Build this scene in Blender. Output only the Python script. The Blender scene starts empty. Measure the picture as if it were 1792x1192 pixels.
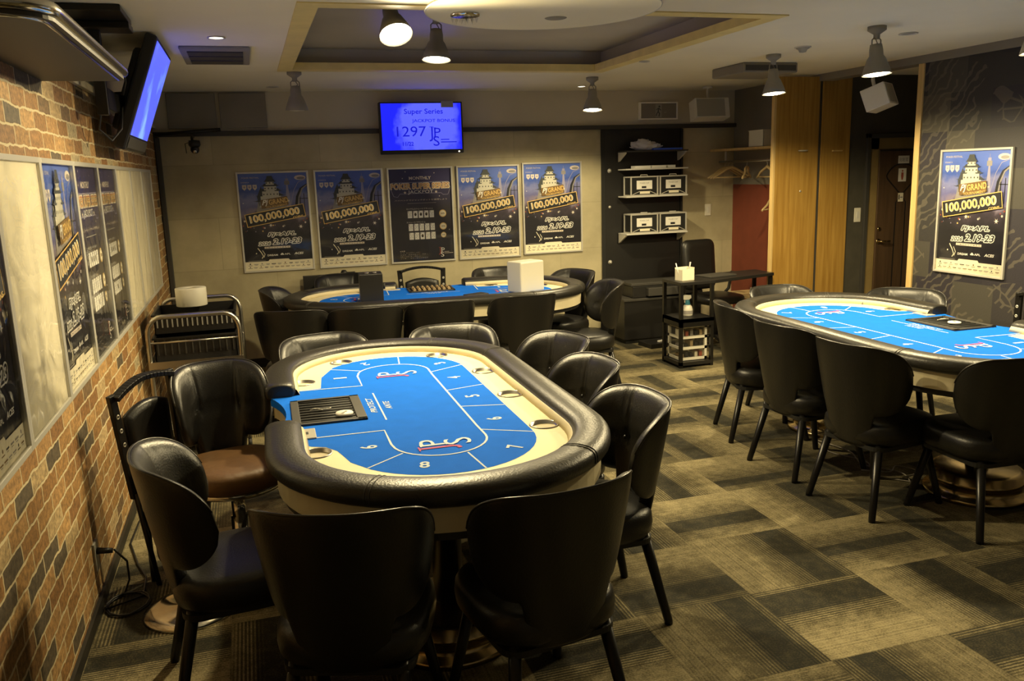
import bpy, bmesh, math, random
from math import sin, cos, pi, radians as R, sqrt
from mathutils import Vector, Matrix, noise
random.seed(7)
sc = bpy.context.scene
COL = sc.collection

# ------------------------------------------------------------------ camera, world, exposure
CAM_POS = (0.721, -7.960, 1.697)
F_PX, YAW, PITCH, ROLL = 1472.84, 0.29504, 0.19724, -0.03171
def make_camera():
    cy, sy, cp, sp = cos(YAW), sin(YAW), cos(PITCH), sin(PITCH)
    fwd = Vector((sy*cp, cy*cp, -sp)); right = Vector((cy, -sy, 0)); up = right.cross(fwd)
    c, s = cos(ROLL), sin(ROLL)
    r2 = c*right + s*up; u2 = -s*right + c*up
    cam = bpy.data.cameras.new('camera'); cam.sensor_width = 36; cam.sensor_fit = 'HORIZONTAL'
    cam.lens = F_PX/1792*36; cam.clip_start = 0.05; cam.clip_end = 60
    o = bpy.data.objects.new('camera', cam); COL.objects.link(o)
    m = Matrix((r2, u2, -fwd)).transposed().to_4x4(); m.translation = Vector(CAM_POS)
    o.matrix_world = m; sc.camera = o
make_camera()
w = bpy.data.worlds.new('world'); sc.world = w; w.use_nodes = True
w.node_tree.nodes['Background'].inputs[0].default_value = (1.0, 0.80, 0.48, 1)
w.node_tree.nodes['Background'].inputs[1].default_value = 0.05
sc.view_settings.view_transform = 'Standard'; sc.view_settings.look = 'None'
sc.view_settings.gamma = 1; sc.view_settings.use_curve_mapping = False
sc.view_settings.exposure = 0.56
LAMP_COL = (1.0, 0.81, 0.44)
LAMP_W = 92

# ------------------------------------------------------------------ materials
M = {}
def nodes(name):
    m = bpy.data.materials.new(name); m.use_nodes = True
    nt = m.node_tree; b = nt.nodes['Principled BSDF']; M[name] = m
    return m, nt, b
def N(nt, t, **kw):
    n = nt.nodes.new(t)
    for k, v in kw.items():
        if k.startswith('_'): setattr(n, k[1:], v)
        else: n.inputs[k.replace('__', ' ')].default_value = v
    return n
def pbr(name, col, rough=.5, metal=0, bump=0, bscale=40, var=0, vscale=8, spec=.5, coat=0, emit=None, es=0, sheen=0, stretch=None):
    m, nt, b = nodes(name); L = nt.links.new
    b.inputs['Base Color'].default_value = (*col, 1); b.inputs['Roughness'].default_value = rough
    b.inputs['Metallic'].default_value = metal; b.inputs['Specular IOR Level'].default_value = spec
    b.inputs['Coat Weight'].default_value = coat
    if sheen: b.inputs['Sheen Weight'].default_value = sheen
    if emit: b.inputs['Emission Color'].default_value = (*emit, 1); b.inputs['Emission Strength'].default_value = es
    if bump or var:
        tc = N(nt, 'ShaderNodeTexCoord'); src = tc.outputs['Object']
        if stretch:
            mp = N(nt, 'ShaderNodeMapping'); mp.inputs['Scale'].default_value = stretch; L(src, mp.inputs[0]); src = mp.outputs[0]
    if bump:
        n = N(nt, 'ShaderNodeTexNoise', Scale=bscale, Detail=4); L(src, n.inputs['Vector'])
        bp = N(nt, 'ShaderNodeBump', Strength=bump, Distance=.01); L(n.outputs[0], bp.inputs['Height']); L(bp.outputs[0], b.inputs['Normal'])
    if var:
        n = N(nt, 'ShaderNodeTexNoise', Scale=vscale, Detail=5); L(src, n.inputs['Vector'])
        r = N(nt, 'ShaderNodeMapRange'); r.inputs[1].default_value = .3; r.inputs[2].default_value = .7
        r.inputs[3].default_value = 1-var; r.inputs[4].default_value = 1+var; L(n.outputs[0], r.inputs[0])
        mx = N(nt, 'ShaderNodeMix', _data_type='RGBA', _blend_type='MULTIPLY'); mx.inputs[0].default_value = 1
        mx.inputs[6].default_value = (*col, 1); L(r.outputs[0], mx.inputs[7]); L(mx.outputs[2], b.inputs['Base Color'])
    return m
def emis(name, col, s):
    m, nt, b = nodes(name); b.inputs['Base Color'].default_value = (*[c*.3 for c in col], 1)
    b.inputs['Emission Color'].default_value = (*col, 1); b.inputs['Emission Strength'].default_value = s; b.inputs['Roughness'].default_value = .3
    return m
pbr('leather', (.0095, .0088, .0078), .36, bump=.12, bscale=160, spec=.55)
pbr('leather_rail', (.022, .020, .016), .37, bump=.15, bscale=120, spec=.55)
pbr('piping', (.02, .018, .015), .3)
pbr('black_metal', (.012, .011, .010), .32, metal=.3)
pbr('black_matte', (.010, .010, .009), .6)
pbr('black_plastic', (.014, .013, .012), .42, bump=.05, bscale=300)
pbr('dark_grey', (.045, .042, .036), .55)
pbr('grey_plastic', (.30, .29, .25), .5)
pbr('chrome', (.62, .60, .55), .16, metal=1)
pbr('brass', (.55, .42, .22), .22, metal=1)
pbr('steel', (.50, .48, .44), .3, metal=1, bump=.03, bscale=60, stretch=(1, 1, 20))
pbr('alu', (.58, .56, .50), .35, metal=.25)
pbr('white_plastic', (.66, .63, .53), .4)
pbr('white_paint', (.62, .60, .54), .5)
pbr('cream', (.86, .77, .50), .55, var=.03, vscale=4)
pbr('apron', (.66, .58, .38), .6, var=.05)
pbr('felt_blue', (.004, .155, .80), .9, bump=.2, bscale=500, var=.05, vscale=12, spec=.15)
pbr('felt_line', (.62, .72, .80), .85)
pbr('felt_red', (.52, .10, .22), .85)
pbr('gold', (.75, .52, .18), .5)
pbr('gold_dark', (.20, .12, .04), .5)
pbr('ink', (.012, .012, .014), .5)
pbr('print_white', (.85, .83, .76), .5)
pbr('print_cream', (.86, .80, .62), .5)
pbr('print_grey', (.30, .28, .26), .5)
pbr('print_tower', (.36, .34, .46), .5)
pbr('print_glow', (.75, .66, .55), .5)
pbr('print_red', (.42, .09, .05), .5)
pbr('castle_wall', (.62, .60, .50), .5)
pbr('castle_roof', (.055, .062, .060), .5)
pbr('ceiling_paint', (.84, .79, .62), .75, bump=.05, bscale=8, var=.06, vscale=1.2)
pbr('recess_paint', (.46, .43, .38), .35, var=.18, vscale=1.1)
pbr('recess_trim', (.80, .66, .28), .45, var=.08)
pbr('upper_wall', (.55, .50, .38), .7, bump=.08, bscale=15, var=.08, vscale=1.5)
pbr('panel_dark', (.22, .20, .165), .6, var=.1, vscale=3)
pbr('red_wall', (.20, .045, .022), .7, var=.08)
pbr('dark_wall', (.055, .050, .036), .75, bump=.15, bscale=60, var=.12, vscale=12)
pbr('door_wood', (.085, .050, .026), .5, bump=.06, bscale=8, var=.2, vscale=5, stretch=(8, 8, .6))
pbr('door_lintel', (.24, .17, .065), .45, var=.2, vscale=5)
pbr('bead_wood', (.60, .42, .17), .45, var=.15, vscale=4, stretch=(6, 6, .6))
pbr('brown_seat', (.13, .065, .022), .5, bump=.2, bscale=40, var=.15)
pbr('blue_plastic', (.05, .13, .75), .4)
pbr('teal', (.03, .18, .25), .4)
pbr('tan_wood', (.45, .33, .17), .5, var=.15, vscale=6)
pbr('hanger_wood', (.50, .37, .18), .45, var=.1)
pbr('baseboard', (.02, .018, .014), .5)
pbr('duct_grey', (.25, .235, .20), .6)
pbr('cable', (.014, .013, .012), .5)
pbr('cable_grey', (.30, .27, .22), .5)
emis('bulb', (1.0, .86, .58), 26)
emis('downlight', (1.0, .88, .66), 5)
pbr('blank_board', (.88, .82, .64), .35, var=.06, vscale=2)

def wood_mat():
    m, nt, b = nodes('closet_wood'); L = nt.links.new
    tc = N(nt, 'ShaderNodeTexCoord'); mp = N(nt, 'ShaderNodeMapping'); mp.inputs['Scale'].default_value = (22, 22, 1.2); L(tc.outputs['Object'], mp.inputs[0])
    n = N(nt, 'ShaderNodeTexNoise', Scale=1.5, Detail=6, Distortion=.4); L(mp.outputs[0], n.inputs['Vector'])
    cr = N(nt, 'ShaderNodeValToRGB'); e = cr.color_ramp.elements
    e[0].position = .3; e[0].color = (.29, .155, .028, 1); e[1].position = .72; e[1].color = (.44, .265, .062, 1)
    L(n.outputs[0], cr.inputs[0]); L(cr.outputs[0], b.inputs['Base Color']); b.inputs['Roughness'].default_value = .38
wood_mat()

def brick_mat():
    m, nt, b = nodes('brick'); L = nt.links.new
    g = N(nt, 'ShaderNodeNewGeometry'); sp = N(nt, 'ShaderNodeSeparateXYZ'); L(g.outputs['Position'], sp.inputs[0])
    cb = N(nt, 'ShaderNodeCombineXYZ'); L(sp.outputs[1], cb.inputs[0]); L(sp.outputs[2], cb.inputs[1])
    wn = N(nt, 'ShaderNodeTexNoise', Scale=14, Detail=3); L(cb.outputs[0], wn.inputs['Vector'])
    wm = N(nt, 'ShaderNodeMix', _data_type='RGBA', _blend_type='LINEAR_LIGHT'); wm.inputs[0].default_value = .013
    L(cb.outputs[0], wm.inputs[6]); L(wn.outputs[1], wm.inputs[7])
    bt = N(nt, 'ShaderNodeTexBrick'); bt.offset = .5; bt.squash = 1
    bt.inputs['Color1'].default_value = (0, 0, 0, 1); bt.inputs['Color2'].default_value = (1, 1, 1, 1); bt.inputs['Mortar'].default_value = (.5, .5, .5, 1)
    bt.inputs['Scale'].default_value = 1; bt.inputs['Mortar Size'].default_value = .005; bt.inputs['Mortar Smooth'].default_value = .3
    bt.inputs['Brick Width'].default_value = .205; bt.inputs['Row Height'].default_value = .068; bt.inputs['Bias'].default_value = 0
    L(wm.outputs[2], bt.inputs['Vector'])
    cr = N(nt, 'ShaderNodeValToRGB'); cr.color_ramp.interpolation = 'CONSTANT'; e = cr.color_ramp.elements
    pal = [(0, (.10, .075, .045)), (.08, (.30, .155, .050)), (.20, (.38, .215, .080)), (.34, (.25, .125, .042)), (.46, (.42, .30, .15)),
           (.54, (.32, .175, .058)), (.68, (.17, .105, .05)), (.74, (.44, .26, .10)), (.85, (.27, .14, .045)), (.95, (.38, .31, .18))]
    e[0].color = (*pal[0][1], 1); e[1].position = pal[1][0]; e[1].color = (*pal[1][1], 1)
    for p, c in pal[2:]:
        k = e.new(p); k.color = (*c, 1)
    L(bt.outputs['Color'], cr.inputs[0])
    n2 = N(nt, 'ShaderNodeTexNoise', Scale=45, Detail=6, Roughness=.7); L(cb.outputs[0], n2.inputs['Vector'])
    mr = N(nt, 'ShaderNodeMapRange'); mr.inputs[1].default_value = .3; mr.inputs[2].default_value = .7; mr.inputs[3].default_value = .35; mr.inputs[4].default_value = 1.6
    L(n2.outputs[0], mr.inputs[0])
    mx = N(nt, 'ShaderNodeMix', _data_type='RGBA', _blend_type='MULTIPLY'); mx.inputs[0].default_value = 1
    L(cr.outputs[0], mx.inputs[6]); L(mr.outputs[0], mx.inputs[7])
    mo = N(nt, 'ShaderNodeMix', _data_type='RGBA'); L(bt.outputs['Fac'], mo.inputs[0]); L(mx.outputs[2], mo.inputs[6]); mo.inputs[7].default_value = (.60, .50, .30, 1)
    L(mo.outputs[2], b.inputs['Base Color']); b.inputs['Roughness'].default_value = .7
    inv = N(nt, 'ShaderNodeMath', _operation='MULTIPLY_ADD'); inv.inputs[1].default_value = -1; inv.inputs[2].default_value = 1; L(bt.outputs['Fac'], inv.inputs[0])
    ad = N(nt, 'ShaderNodeMath', _operation='MULTIPLY_ADD'); L(n2.outputs[0], ad.inputs[0]); ad.inputs[1].default_value = .35; L(inv.outputs[0], ad.inputs[2])
    bp = N(nt, 'ShaderNodeBump', Strength=.5, Distance=.006); L(ad.outputs[0], bp.inputs['Height']); L(bp.outputs[0], b.inputs['Normal'])
brick_mat()

def concrete_mat():
    m, nt, b = nodes('concrete'); L = nt.links.new
    g = N(nt, 'ShaderNodeNewGeometry'); sp = N(nt, 'ShaderNodeSeparateXYZ'); L(g.outputs['Position'], sp.inputs[0])
    cb = N(nt, 'ShaderNodeCombineXYZ'); L(sp.outputs[0], cb.inputs[0]); L(sp.outputs[2], cb.inputs[1])
    bt = N(nt, 'ShaderNodeTexBrick'); bt.offset = .5
    bt.inputs['Color1'].default_value = (.92, .92, .92, 1); bt.inputs['Color2'].default_value = (1.06, 1.06, 1.06, 1); bt.inputs['Mortar'].default_value = (.80, .80, .80, 1)
    bt.inputs['Scale'].default_value = 1; bt.inputs['Mortar Size'].default_value = .003; bt.inputs['Brick Width'].default_value = .92; bt.inputs['Row Height'].default_value = .46
    L(cb.outputs[0], bt.inputs['Vector'])
    n = N(nt, 'ShaderNodeTexNoise', Scale=2.2, Detail=7, Roughness=.6); L(cb.outputs[0], n.inputs['Vector'])
    cr = N(nt, 'ShaderNodeValToRGB'); e = cr.color_ramp.elements; e[0].position = .32; e[0].color = (.37, .325, .205, 1); e[1].position = .68; e[1].color = (.53, .47, .30, 1)
    L(n.outputs[0], cr.inputs[0])
    mx = N(nt, 'ShaderNodeMix', _data_type='RGBA', _blend_type='MULTIPLY'); mx.inputs[0].default_value = 1
    L(cr.outputs[0], mx.inputs[6]); L(bt.outputs[0], mx.inputs[7]); L(mx.outputs[2], b.inputs['Base Color']); b.inputs['Roughness'].default_value = .65
    n2 = N(nt, 'ShaderNodeTexNoise', Scale=60, Detail=3); L(cb.outputs[0], n2.inputs['Vector'])
    bp = N(nt, 'ShaderNodeBump', Strength=.12, Distance=.004); L(n2.outputs[0], bp.inputs['Height']); L(bp.outputs[0], b.inputs['Normal'])
concrete_mat()

def mth(nt, op, a, b=None, c=None):
    n = nt.nodes.new('ShaderNodeMath'); n.operation = op
    for i, v in enumerate((a, b, c)):
        if v is None: continue
        if isinstance(v, (int, float)): n.inputs[i].default_value = v
        else: nt.links.new(v, n.inputs[i])
    return n.outputs[0]
def smooth(nt, x, a, b):
    n = nt.nodes.new('ShaderNodeMapRange'); n.interpolation_type = 'SMOOTHSTEP'
    nt.links.new(x, n.inputs[0]); n.inputs[1].default_value = a; n.inputs[2].default_value = b
    return n.outputs[0]
def carpet_mat():
    m, nt, b = nodes('carpet'); L = nt.links.new
    g = N(nt, 'ShaderNodeNewGeometry'); sp = N(nt, 'ShaderNodeSeparateXYZ'); L(g.outputs['Position'], sp.inputs[0])
    u = mth(nt, 'MULTIPLY', mth(nt, 'ADD', sp.outputs[0], 20-2.517+.0), 2.0); v = mth(nt, 'MULTIPLY', mth(nt, 'ADD', sp.outputs[1], 20+5.247), 2.0)
    iu, iv = mth(nt, 'FLOOR', u), mth(nt, 'FLOOR', v); fu, fv = mth(nt, 'FRACT', u), mth(nt, 'FRACT', v)
    par = mth(nt, 'MODULO', mth(nt, 'ADD', iu, iv), 2.0)          # 0: stripes run along y
    t = N(nt, 'ShaderNodeMix', _data_type='FLOAT'); L(par, t.inputs[0]); L(fu, t.inputs[2]); L(fv, t.inputs[3]); t = t.outputs[0]
    cb = N(nt, 'ShaderNodeCombineXYZ'); L(iu, cb.inputs[0]); L(iv, cb.inputs[1])
    wn = N(nt, 'ShaderNodeTexWhiteNoise', _noise_dimensions='3D'); L(cb.outputs[0], wn.inputs['Vector'])
    rs = N(nt, 'ShaderNodeSeparateColor'); L(wn.outputs['Color'], rs.inputs[0])
    c = mth(nt, 'MULTIPLY_ADD', rs.outputs[0], .62, .19)          # centre of the dark band
    d = mth(nt, 'ABSOLUTE', mth(nt, 'SUBTRACT', t, c))
    hw = mth(nt, 'MULTIPLY_ADD', rs.outputs[1], .08, .07)
    dd = mth(nt, 'SUBTRACT', d, hw)
    band = mth(nt, 'MULTIPLY_ADD', smooth(nt, dd, .0, .03), .45, mth(nt, 'MULTIPLY', smooth(nt, dd, .0, .42), .55))
    lines = mth(nt, 'SINE', mth(nt, 'MULTIPLY', t, 2*pi*36))
    tl = mth(nt, 'SUBTRACT', 1.0, smooth(nt, mth(nt, 'ABSOLUTE', mth(nt, 'SUBTRACT', dd, .07)), .03, .14))
    lin = mth(nt, 'MULTIPLY', mth(nt, 'MULTIPLY', lines, tl), .26)
    fine = N(nt, 'ShaderNodeTexNoise', Scale=150, Detail=3); L(g.outputs['Position'], fine.inputs['Vector'])
    mot = N(nt, 'ShaderNodeTexNoise', Scale=22, Detail=4); L(g.outputs['Position'], mot.inputs['Vector'])
    # streaks that follow the pile direction
    s1 = N(nt, 'ShaderNodeCombineXYZ'); L(mth(nt, 'MULTIPLY', t, 60.0), s1.inputs[0]); L(iu, s1.inputs[1]); L(iv, s1.inputs[2])
    sn = N(nt, 'ShaderNodeTexNoise', Scale=1, Detail=2); L(s1.outputs[0], sn.inputs['Vector'])
    val = mth(nt, 'ADD', mth(nt, 'MULTIPLY_ADD', band, .70, .06), lin)
    val = mth(nt, 'ADD', val, mth(nt, 'MULTIPLY', mth(nt, 'SUBTRACT', sn.outputs[0], .5), mth(nt, 'MULTIPLY_ADD', band, .8, .1)))
    val = mth(nt, 'ADD', val, mth(nt, 'MULTIPLY', mth(nt, 'SUBTRACT', mot.outputs[0], .5), .6))
    val = mth(nt, 'ADD', val, mth(nt, 'MULTIPLY', mth(nt, 'SUBTRACT', fine.outputs[0], .5), .85))
    val = mth(nt, 'MULTIPLY', val, mth(nt, 'MULTIPLY_ADD', rs.outputs[2], .35, .78))
    # the joints between the tiles
    def edge(f):
        return mth(nt, 'MINIMUM', smooth(nt, f, 0, .012), mth(nt, 'SUBTRACT', 1.0, smooth(nt, f, .988, 1)))
    val = mth(nt, 'MULTIPLY', val, mth(nt, 'MULTIPLY_ADD', mth(nt, 'MINIMUM', edge(fu), edge(fv)), .15, .85))
    cr = N(nt, 'ShaderNodeValToRGB'); e = cr.color_ramp.elements; e[0].position = 0; e[0].color = (.028, .027, .020, 1)
    e[1].position = 1; e[1].color = (.38, .32, .18, 1); k = e.new(.45); k.color = (.105, .088, .048, 1)
    L(val, cr.inputs[0]); L(cr.outputs[0], b.inputs['Base Color']); b.inputs['Roughness'].default_value = .95; b.inputs['Specular IOR Level'].default_value = .2
    bp = N(nt, 'ShaderNodeBump', Strength=.4, Distance=.004); L(fine.outputs[0], bp.inputs['Height']); L(bp.outputs[0], b.inputs['Normal'])
carpet_mat()

def wallpaper_mat():
    m, nt, b = nodes('patch_wallpaper'); L = nt.links.new
    g = N(nt, 'ShaderNodeNewGeometry'); sp = N(nt, 'ShaderNodeSeparateXYZ'); L(g.outputs['Position'], sp.inputs[0])
    cb = N(nt, 'ShaderNodeCombineXYZ'); L(sp.outputs[1], cb.inputs[0]); L(sp.outputs[2], cb.inputs[1])
    bt = N(nt, 'ShaderNodeTexBrick'); bt.offset = .37; bt.offset_frequency = 2; bt.squash = .7; bt.squash_frequency = 3
    bt.inputs['Color1'].default_value = (0, 0, 0, 1); bt.inputs['Color2'].default_value = (1, 1, 1, 1); bt.inputs['Scale'].default_value = 1
    bt.inputs['Mortar Size'].default_value = 0; bt.inputs['Brick Width'].default_value = .36; bt.inputs['Row Height'].default_value = .27
    L(cb.outputs[0], bt.inputs['Vector'])
    cr = N(nt, 'ShaderNodeValToRGB'); cr.color_ramp.interpolation = 'CONSTANT'; e = cr.color_ramp.elements
    pal = [(0, (.030, .027, .030)), (.2, (.022, .019, .027)), (.4, (.052, .048, .040)), (.6, (.028, .026, .026)), (.75, (.070, .063, .048)), (.9, (.018, .016, .024))]
    e[0].color = (*pal[0][1], 1); e[1].position = .2; e[1].color = (*pal[1][1], 1)
    for p, c in pal[2:]:
        k = e.new(p); k.color = (*c, 1)
    L(bt.outputs[0], cr.inputs[0])
    wv = N(nt, 'ShaderNodeTexWave', Scale=7, Distortion=9, Detail=2); wv.inputs['Detail Scale'].default_value = 1.0; wv.wave_type = 'BANDS'; wv.bands_direction = 'DIAGONAL'
    L(cb.outputs[0], wv.inputs['Vector'])
    msk = mth(nt, 'GREATER_THAN', wv.outputs['Fac'], .80)
    big = N(nt, 'ShaderNodeTexNoise', Scale=1.6, Detail=1); L(cb.outputs[0], big.inputs['Vector'])
    msk = mth(nt, 'MULTIPLY', msk, mth(nt, 'GREATER_THAN', big.outputs[0], .50))
    vo = N(nt, 'ShaderNodeTexVoronoi', Scale=9, _feature='DISTANCE_TO_EDGE'); L(cb.outputs[0], vo.inputs['Vector'])
    vm = mth(nt, 'MULTIPLY', mth(nt, 'LESS_THAN', vo.outputs['Distance'], .05), mth(nt, 'LESS_THAN', big.outputs[0], .38))
    mx = N(nt, 'ShaderNodeMix', _data_type='RGBA'); L(mth(nt, 'MULTIPLY', mth(nt, 'MAXIMUM', msk, vm), .38), mx.inputs[0]); L(cr.outputs[0], mx.inputs[6]); mx.inputs[7].default_value = (.16, .14, .10, 1)
    L(mx.outputs[2], b.inputs['Base Color']); b.inputs['Roughness'].default_value = .6
    n = N(nt, 'ShaderNodeTexNoise', Scale=90); L(cb.outputs[0], n.inputs['Vector'])
    bp = N(nt, 'ShaderNodeBump', Strength=.2, Distance=.004); L(n.outputs[0], bp.inputs['Height']); L(bp.outputs[0], b.inputs['Normal'])
wallpaper_mat()

def sky_print():                                   # the printed night sky of the posters
    m, nt, b = nodes('print_sky'); L = nt.links.new
    tc = N(nt, 'ShaderNodeTexCoord'); sp = N(nt, 'ShaderNodeSeparateXYZ'); L(tc.outputs['Object'], sp.inputs[0])
    n = N(nt, 'ShaderNodeTexNoise', Scale=7, Detail=4); L(tc.outputs['Object'], n.inputs['Vector'])
    z = mth(nt, 'ADD', sp.outputs[2], mth(nt, 'MULTIPLY', mth(nt, 'SUBTRACT', n.outputs[0], .5), .34))
    cr = N(nt, 'ShaderNodeValToRGB'); e = cr.color_ramp.elements
    L(smooth(nt, z, -.20, .42), cr.inputs[0])
    e[0].position = .05; e[0].color = (.018, .017, .022, 1); e[1].position = 1; e[1].color = (.11, .19, .60, 1)
    for p, c in [(.30, (.07, .055, .075)), (.42, (.26, .22, .30)), (.55, (.15, .15, .34)), (.72, (.22, .24, .46)), (.86, (.055, .11, .42))]:
        k = e.new(p); k.color = (*c, 1)
    L(cr.outputs[0], b.inputs['Base Color']); b.inputs['Roughness'].default_value = .35; b.inputs['Coat Weight'].default_value = .25
sky_print()
def jack_print():
    m, nt, b = nodes('print_purple'); L = nt.links.new
    tc = N(nt, 'ShaderNodeTexCoord'); sp = N(nt, 'ShaderNodeSeparateXYZ'); L(tc.outputs['Object'], sp.inputs[0])
    cr = N(nt, 'ShaderNodeValToRGB'); e = cr.color_ramp.elements; e[0].position = .0; e[0].color = (.022, .020, .022, 1); e[1].position = 1; e[1].color = (.050, .046, .13, 1)
    k = e.new(.6); k.color = (.052, .046, .050, 1)
    L(smooth(nt, sp.outputs[2], -.42, .40), cr.inputs[0]); L(cr.outputs[0], b.inputs['Base Color']); b.inputs['Roughness'].default_value = .35; b.inputs['Coat Weight'].default_value = .25
jack_print()
def screen_mat():                                  # lit screen: blue picture with a brighter middle
    m, nt, b = nodes('screen_blue'); L = nt.links.new
    tc = N(nt, 'ShaderNodeTexCoord'); mp = N(nt, 'ShaderNodeMapping'); mp.inputs['Location'].default_value = (-.07, 0, 0); L(tc.outputs['Object'], mp.inputs[0])
    n = N(nt, 'ShaderNodeTexNoise', Scale=5, Detail=4); L(mp.outputs[0], n.inputs['Vector'])
    ln = N(nt, 'ShaderNodeVectorMath', _operation='LENGTH'); L(mp.outputs[0], ln.inputs[0])
    v = mth(nt, 'ADD', ln.outputs['Value'], mth(nt, 'MULTIPLY', mth(nt, 'SUBTRACT', n.outputs[0], .5), .30))
    cr = N(nt, 'ShaderNodeValToRGB'); cr.color_ramp.interpolation = 'LINEAR'; e = cr.color_ramp.elements
    e[0].position = .72; e[0].color = (.038, .046, .50, 1); e[1].position = .92; e[1].color = (.004, .006, .34, 1)
    L(mth(nt, 'MULTIPLY', v, 2.9), cr.inputs[0])
    b.inputs['Base Color'].default_value = (.01, .01, .02, 1); L(cr.outputs[0], b.inputs['Emission Color']); b.inputs['Emission Strength'].default_value = 2.1; b.inputs['Roughness'].default_value = .25
screen_mat()
emis('screen_text', (.006, .008, .55), .75)
def screen2_mat():
    m, nt, b = nodes('screen_side'); L = nt.links.new
    tc = N(nt, 'ShaderNodeTexCoord'); n = N(nt, 'ShaderNodeTexNoise', Scale=4, Detail=5); L(tc.outputs['Object'], n.inputs['Vector'])
    sp = N(nt, 'ShaderNodeSeparateXYZ'); L(tc.outputs['Object'], sp.inputs[0])
    v = mth(nt, 'ADD', n.outputs[0], mth(nt, 'MULTIPLY', sp.outputs[2], -.35))
    cr = N(nt, 'ShaderNodeValToRGB'); e = cr.color_ramp.elements; e[0].position = .55; e[0].color = (.042, .055, .50, 1); e[1].position = .72; e[1].color = (.10, .18, .42, 1)
    L(v, cr.inputs[0]); L(cr.outputs[0], b.inputs['Emission Color']); b.inputs['Emission Strength'].default_value = 2.0; b.inputs['Base Color'].default_value = (.01, .01, .02, 1); b.inputs['Roughness'].default_value = .25
screen2_mat()
def acrylic(name, wav=.5):                         # clear glossy sheet over the framed boards
    m, nt, b = nodes(name); L = nt.links.new
    out = nt.nodes['Material Output']; nt.nodes.remove(b)
    tr = N(nt, 'ShaderNodeBsdfTransparent'); gl = N(nt, 'ShaderNodeBsdfGlossy', Roughness=.04); gl.inputs['Color'].default_value = (1, 1, 1, 1)
    fr = N(nt, 'ShaderNodeFresnel', IOR=1.32); mix = N(nt, 'ShaderNodeMixShader')
    tc = N(nt, 'ShaderNodeTexCoord'); n = N(nt, 'ShaderNodeTexNoise', Scale=5.5, Detail=1.5, Distortion=.6); L(tc.outputs['Object'], n.inputs['Vector'])
    bp = N(nt, 'ShaderNodeBump', Strength=wav, Distance=.02); L(n.outputs[0], bp.inputs['Height'])
    L(bp.outputs[0], gl.inputs['Normal']); L(bp.outputs[0], fr.inputs['Normal'])
    L(fr.outputs[0], mix.inputs[0]); L(tr.outputs[0], mix.inputs[1]); L(gl.outputs[0], mix.inputs[2]); L(mix.outputs[0], out.inputs[0])
acrylic('acrylic', .35); acrylic('acrylic_flat', .06)
def glass():
    m, nt, b = nodes('clear_plastic'); b.inputs['Base Color'].default_value = (.10, .095, .08, 1); b.inputs['Roughness'].default_value = .15
    b.inputs['Alpha'].default_value = .10
    m2, nt, b = nodes('bag'); b.inputs['Base Color'].default_value = (.75, .74, .80, 1); b.inputs['Roughness'].default_value = .25; b.inputs['Alpha'].default_value = .85
glass()

# ------------------------------------------------------------------ mesh helpers
def BM(): return bmesh.new()
def box(bm, lo, hi, mi=0, M4=None):
    vs = [bm.verts.new((x, y, z)) for x in (lo[0], hi[0]) for y in (lo[1], hi[1]) for z in (lo[2], hi[2])]
    if M4 is not None:
        for v in vs: v.co = M4 @ v.co
    fs = [(0, 1, 3, 2), (4, 6, 7, 5), (0, 4, 5, 1), (2, 3, 7, 6), (0, 2, 6, 4), (1, 5, 7, 3)]
    for f in fs:
        fc = bm.faces.new([vs[i] for i in f]); fc.material_index = mi
    return bm
def bar(bm, a, b, w, d, mi=0, up=(0, 0, 1)):       # square bar from a to b
    a, b = Vector(a), Vector(b); z = (b-a).normalized(); u = Vector(up)
    if abs(z.dot(u)) > .98: u = Vector((0, 1, 0))
    x = z.cross(u).normalized(); y = z.cross(x).normalized()
    q = []
    for p in (a, b):
        for sx, sy in ((-1, -1), (1, -1), (1, 1), (-1, 1)): q.append(bm.verts.new(p + x*sx*w/2 + y*sy*d/2))
    for f in ((3, 2, 1, 0), (4, 5, 6, 7), (0, 1, 5, 4), (1, 2, 6, 5), (2, 3, 7, 6), (3, 0, 4, 7)):
        bm.faces.new([q[i] for i in f]).material_index = mi
    return bm
def tube(bm, pts, r, n=10, closed=False, mi=0, caps=True):
    pts = [Vector(p) for p in pts]; k = len(pts); rs = r if isinstance(r, (list, tuple)) else [r]*k
    rings = []; px = None
    for i, p in enumerate(pts):
        a = pts[(i-1) % k] if (closed or i > 0) else p; b = pts[(i+1) % k] if (closed or i < k-1) else p
        t = (b-a).normalized()
        if px is None:
            u = Vector((0, 0, 1)) if abs(t.z) < .9 else Vector((1, 0, 0)); x = t.cross(u).normalized()
        else:
            x = (px - t*px.dot(t)); x = x.normalized() if x.length > 1e-6 else t.orthogonal().normalized()
        px = x; y = t.cross(x)
        rings.append([bm.verts.new(p + (x*cos(2*pi*j/n) + y*sin(2*pi*j/n))*rs[i]) for j in range(n)])
    m = k if closed else k-1
    for i in range(m):
        A, B = rings[i], rings[(i+1) % k]
        for j in range(n):
            f = bm.faces.new((A[j], A[(j+1) % n], B[(j+1) % n], B[j])); f.material_index = mi; f.smooth = True
    if not closed and caps:
        bm.faces.new(rings[0][::-1]).material_index = mi; bm.faces.new(rings[-1]).material_index = mi
    return bm
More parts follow.
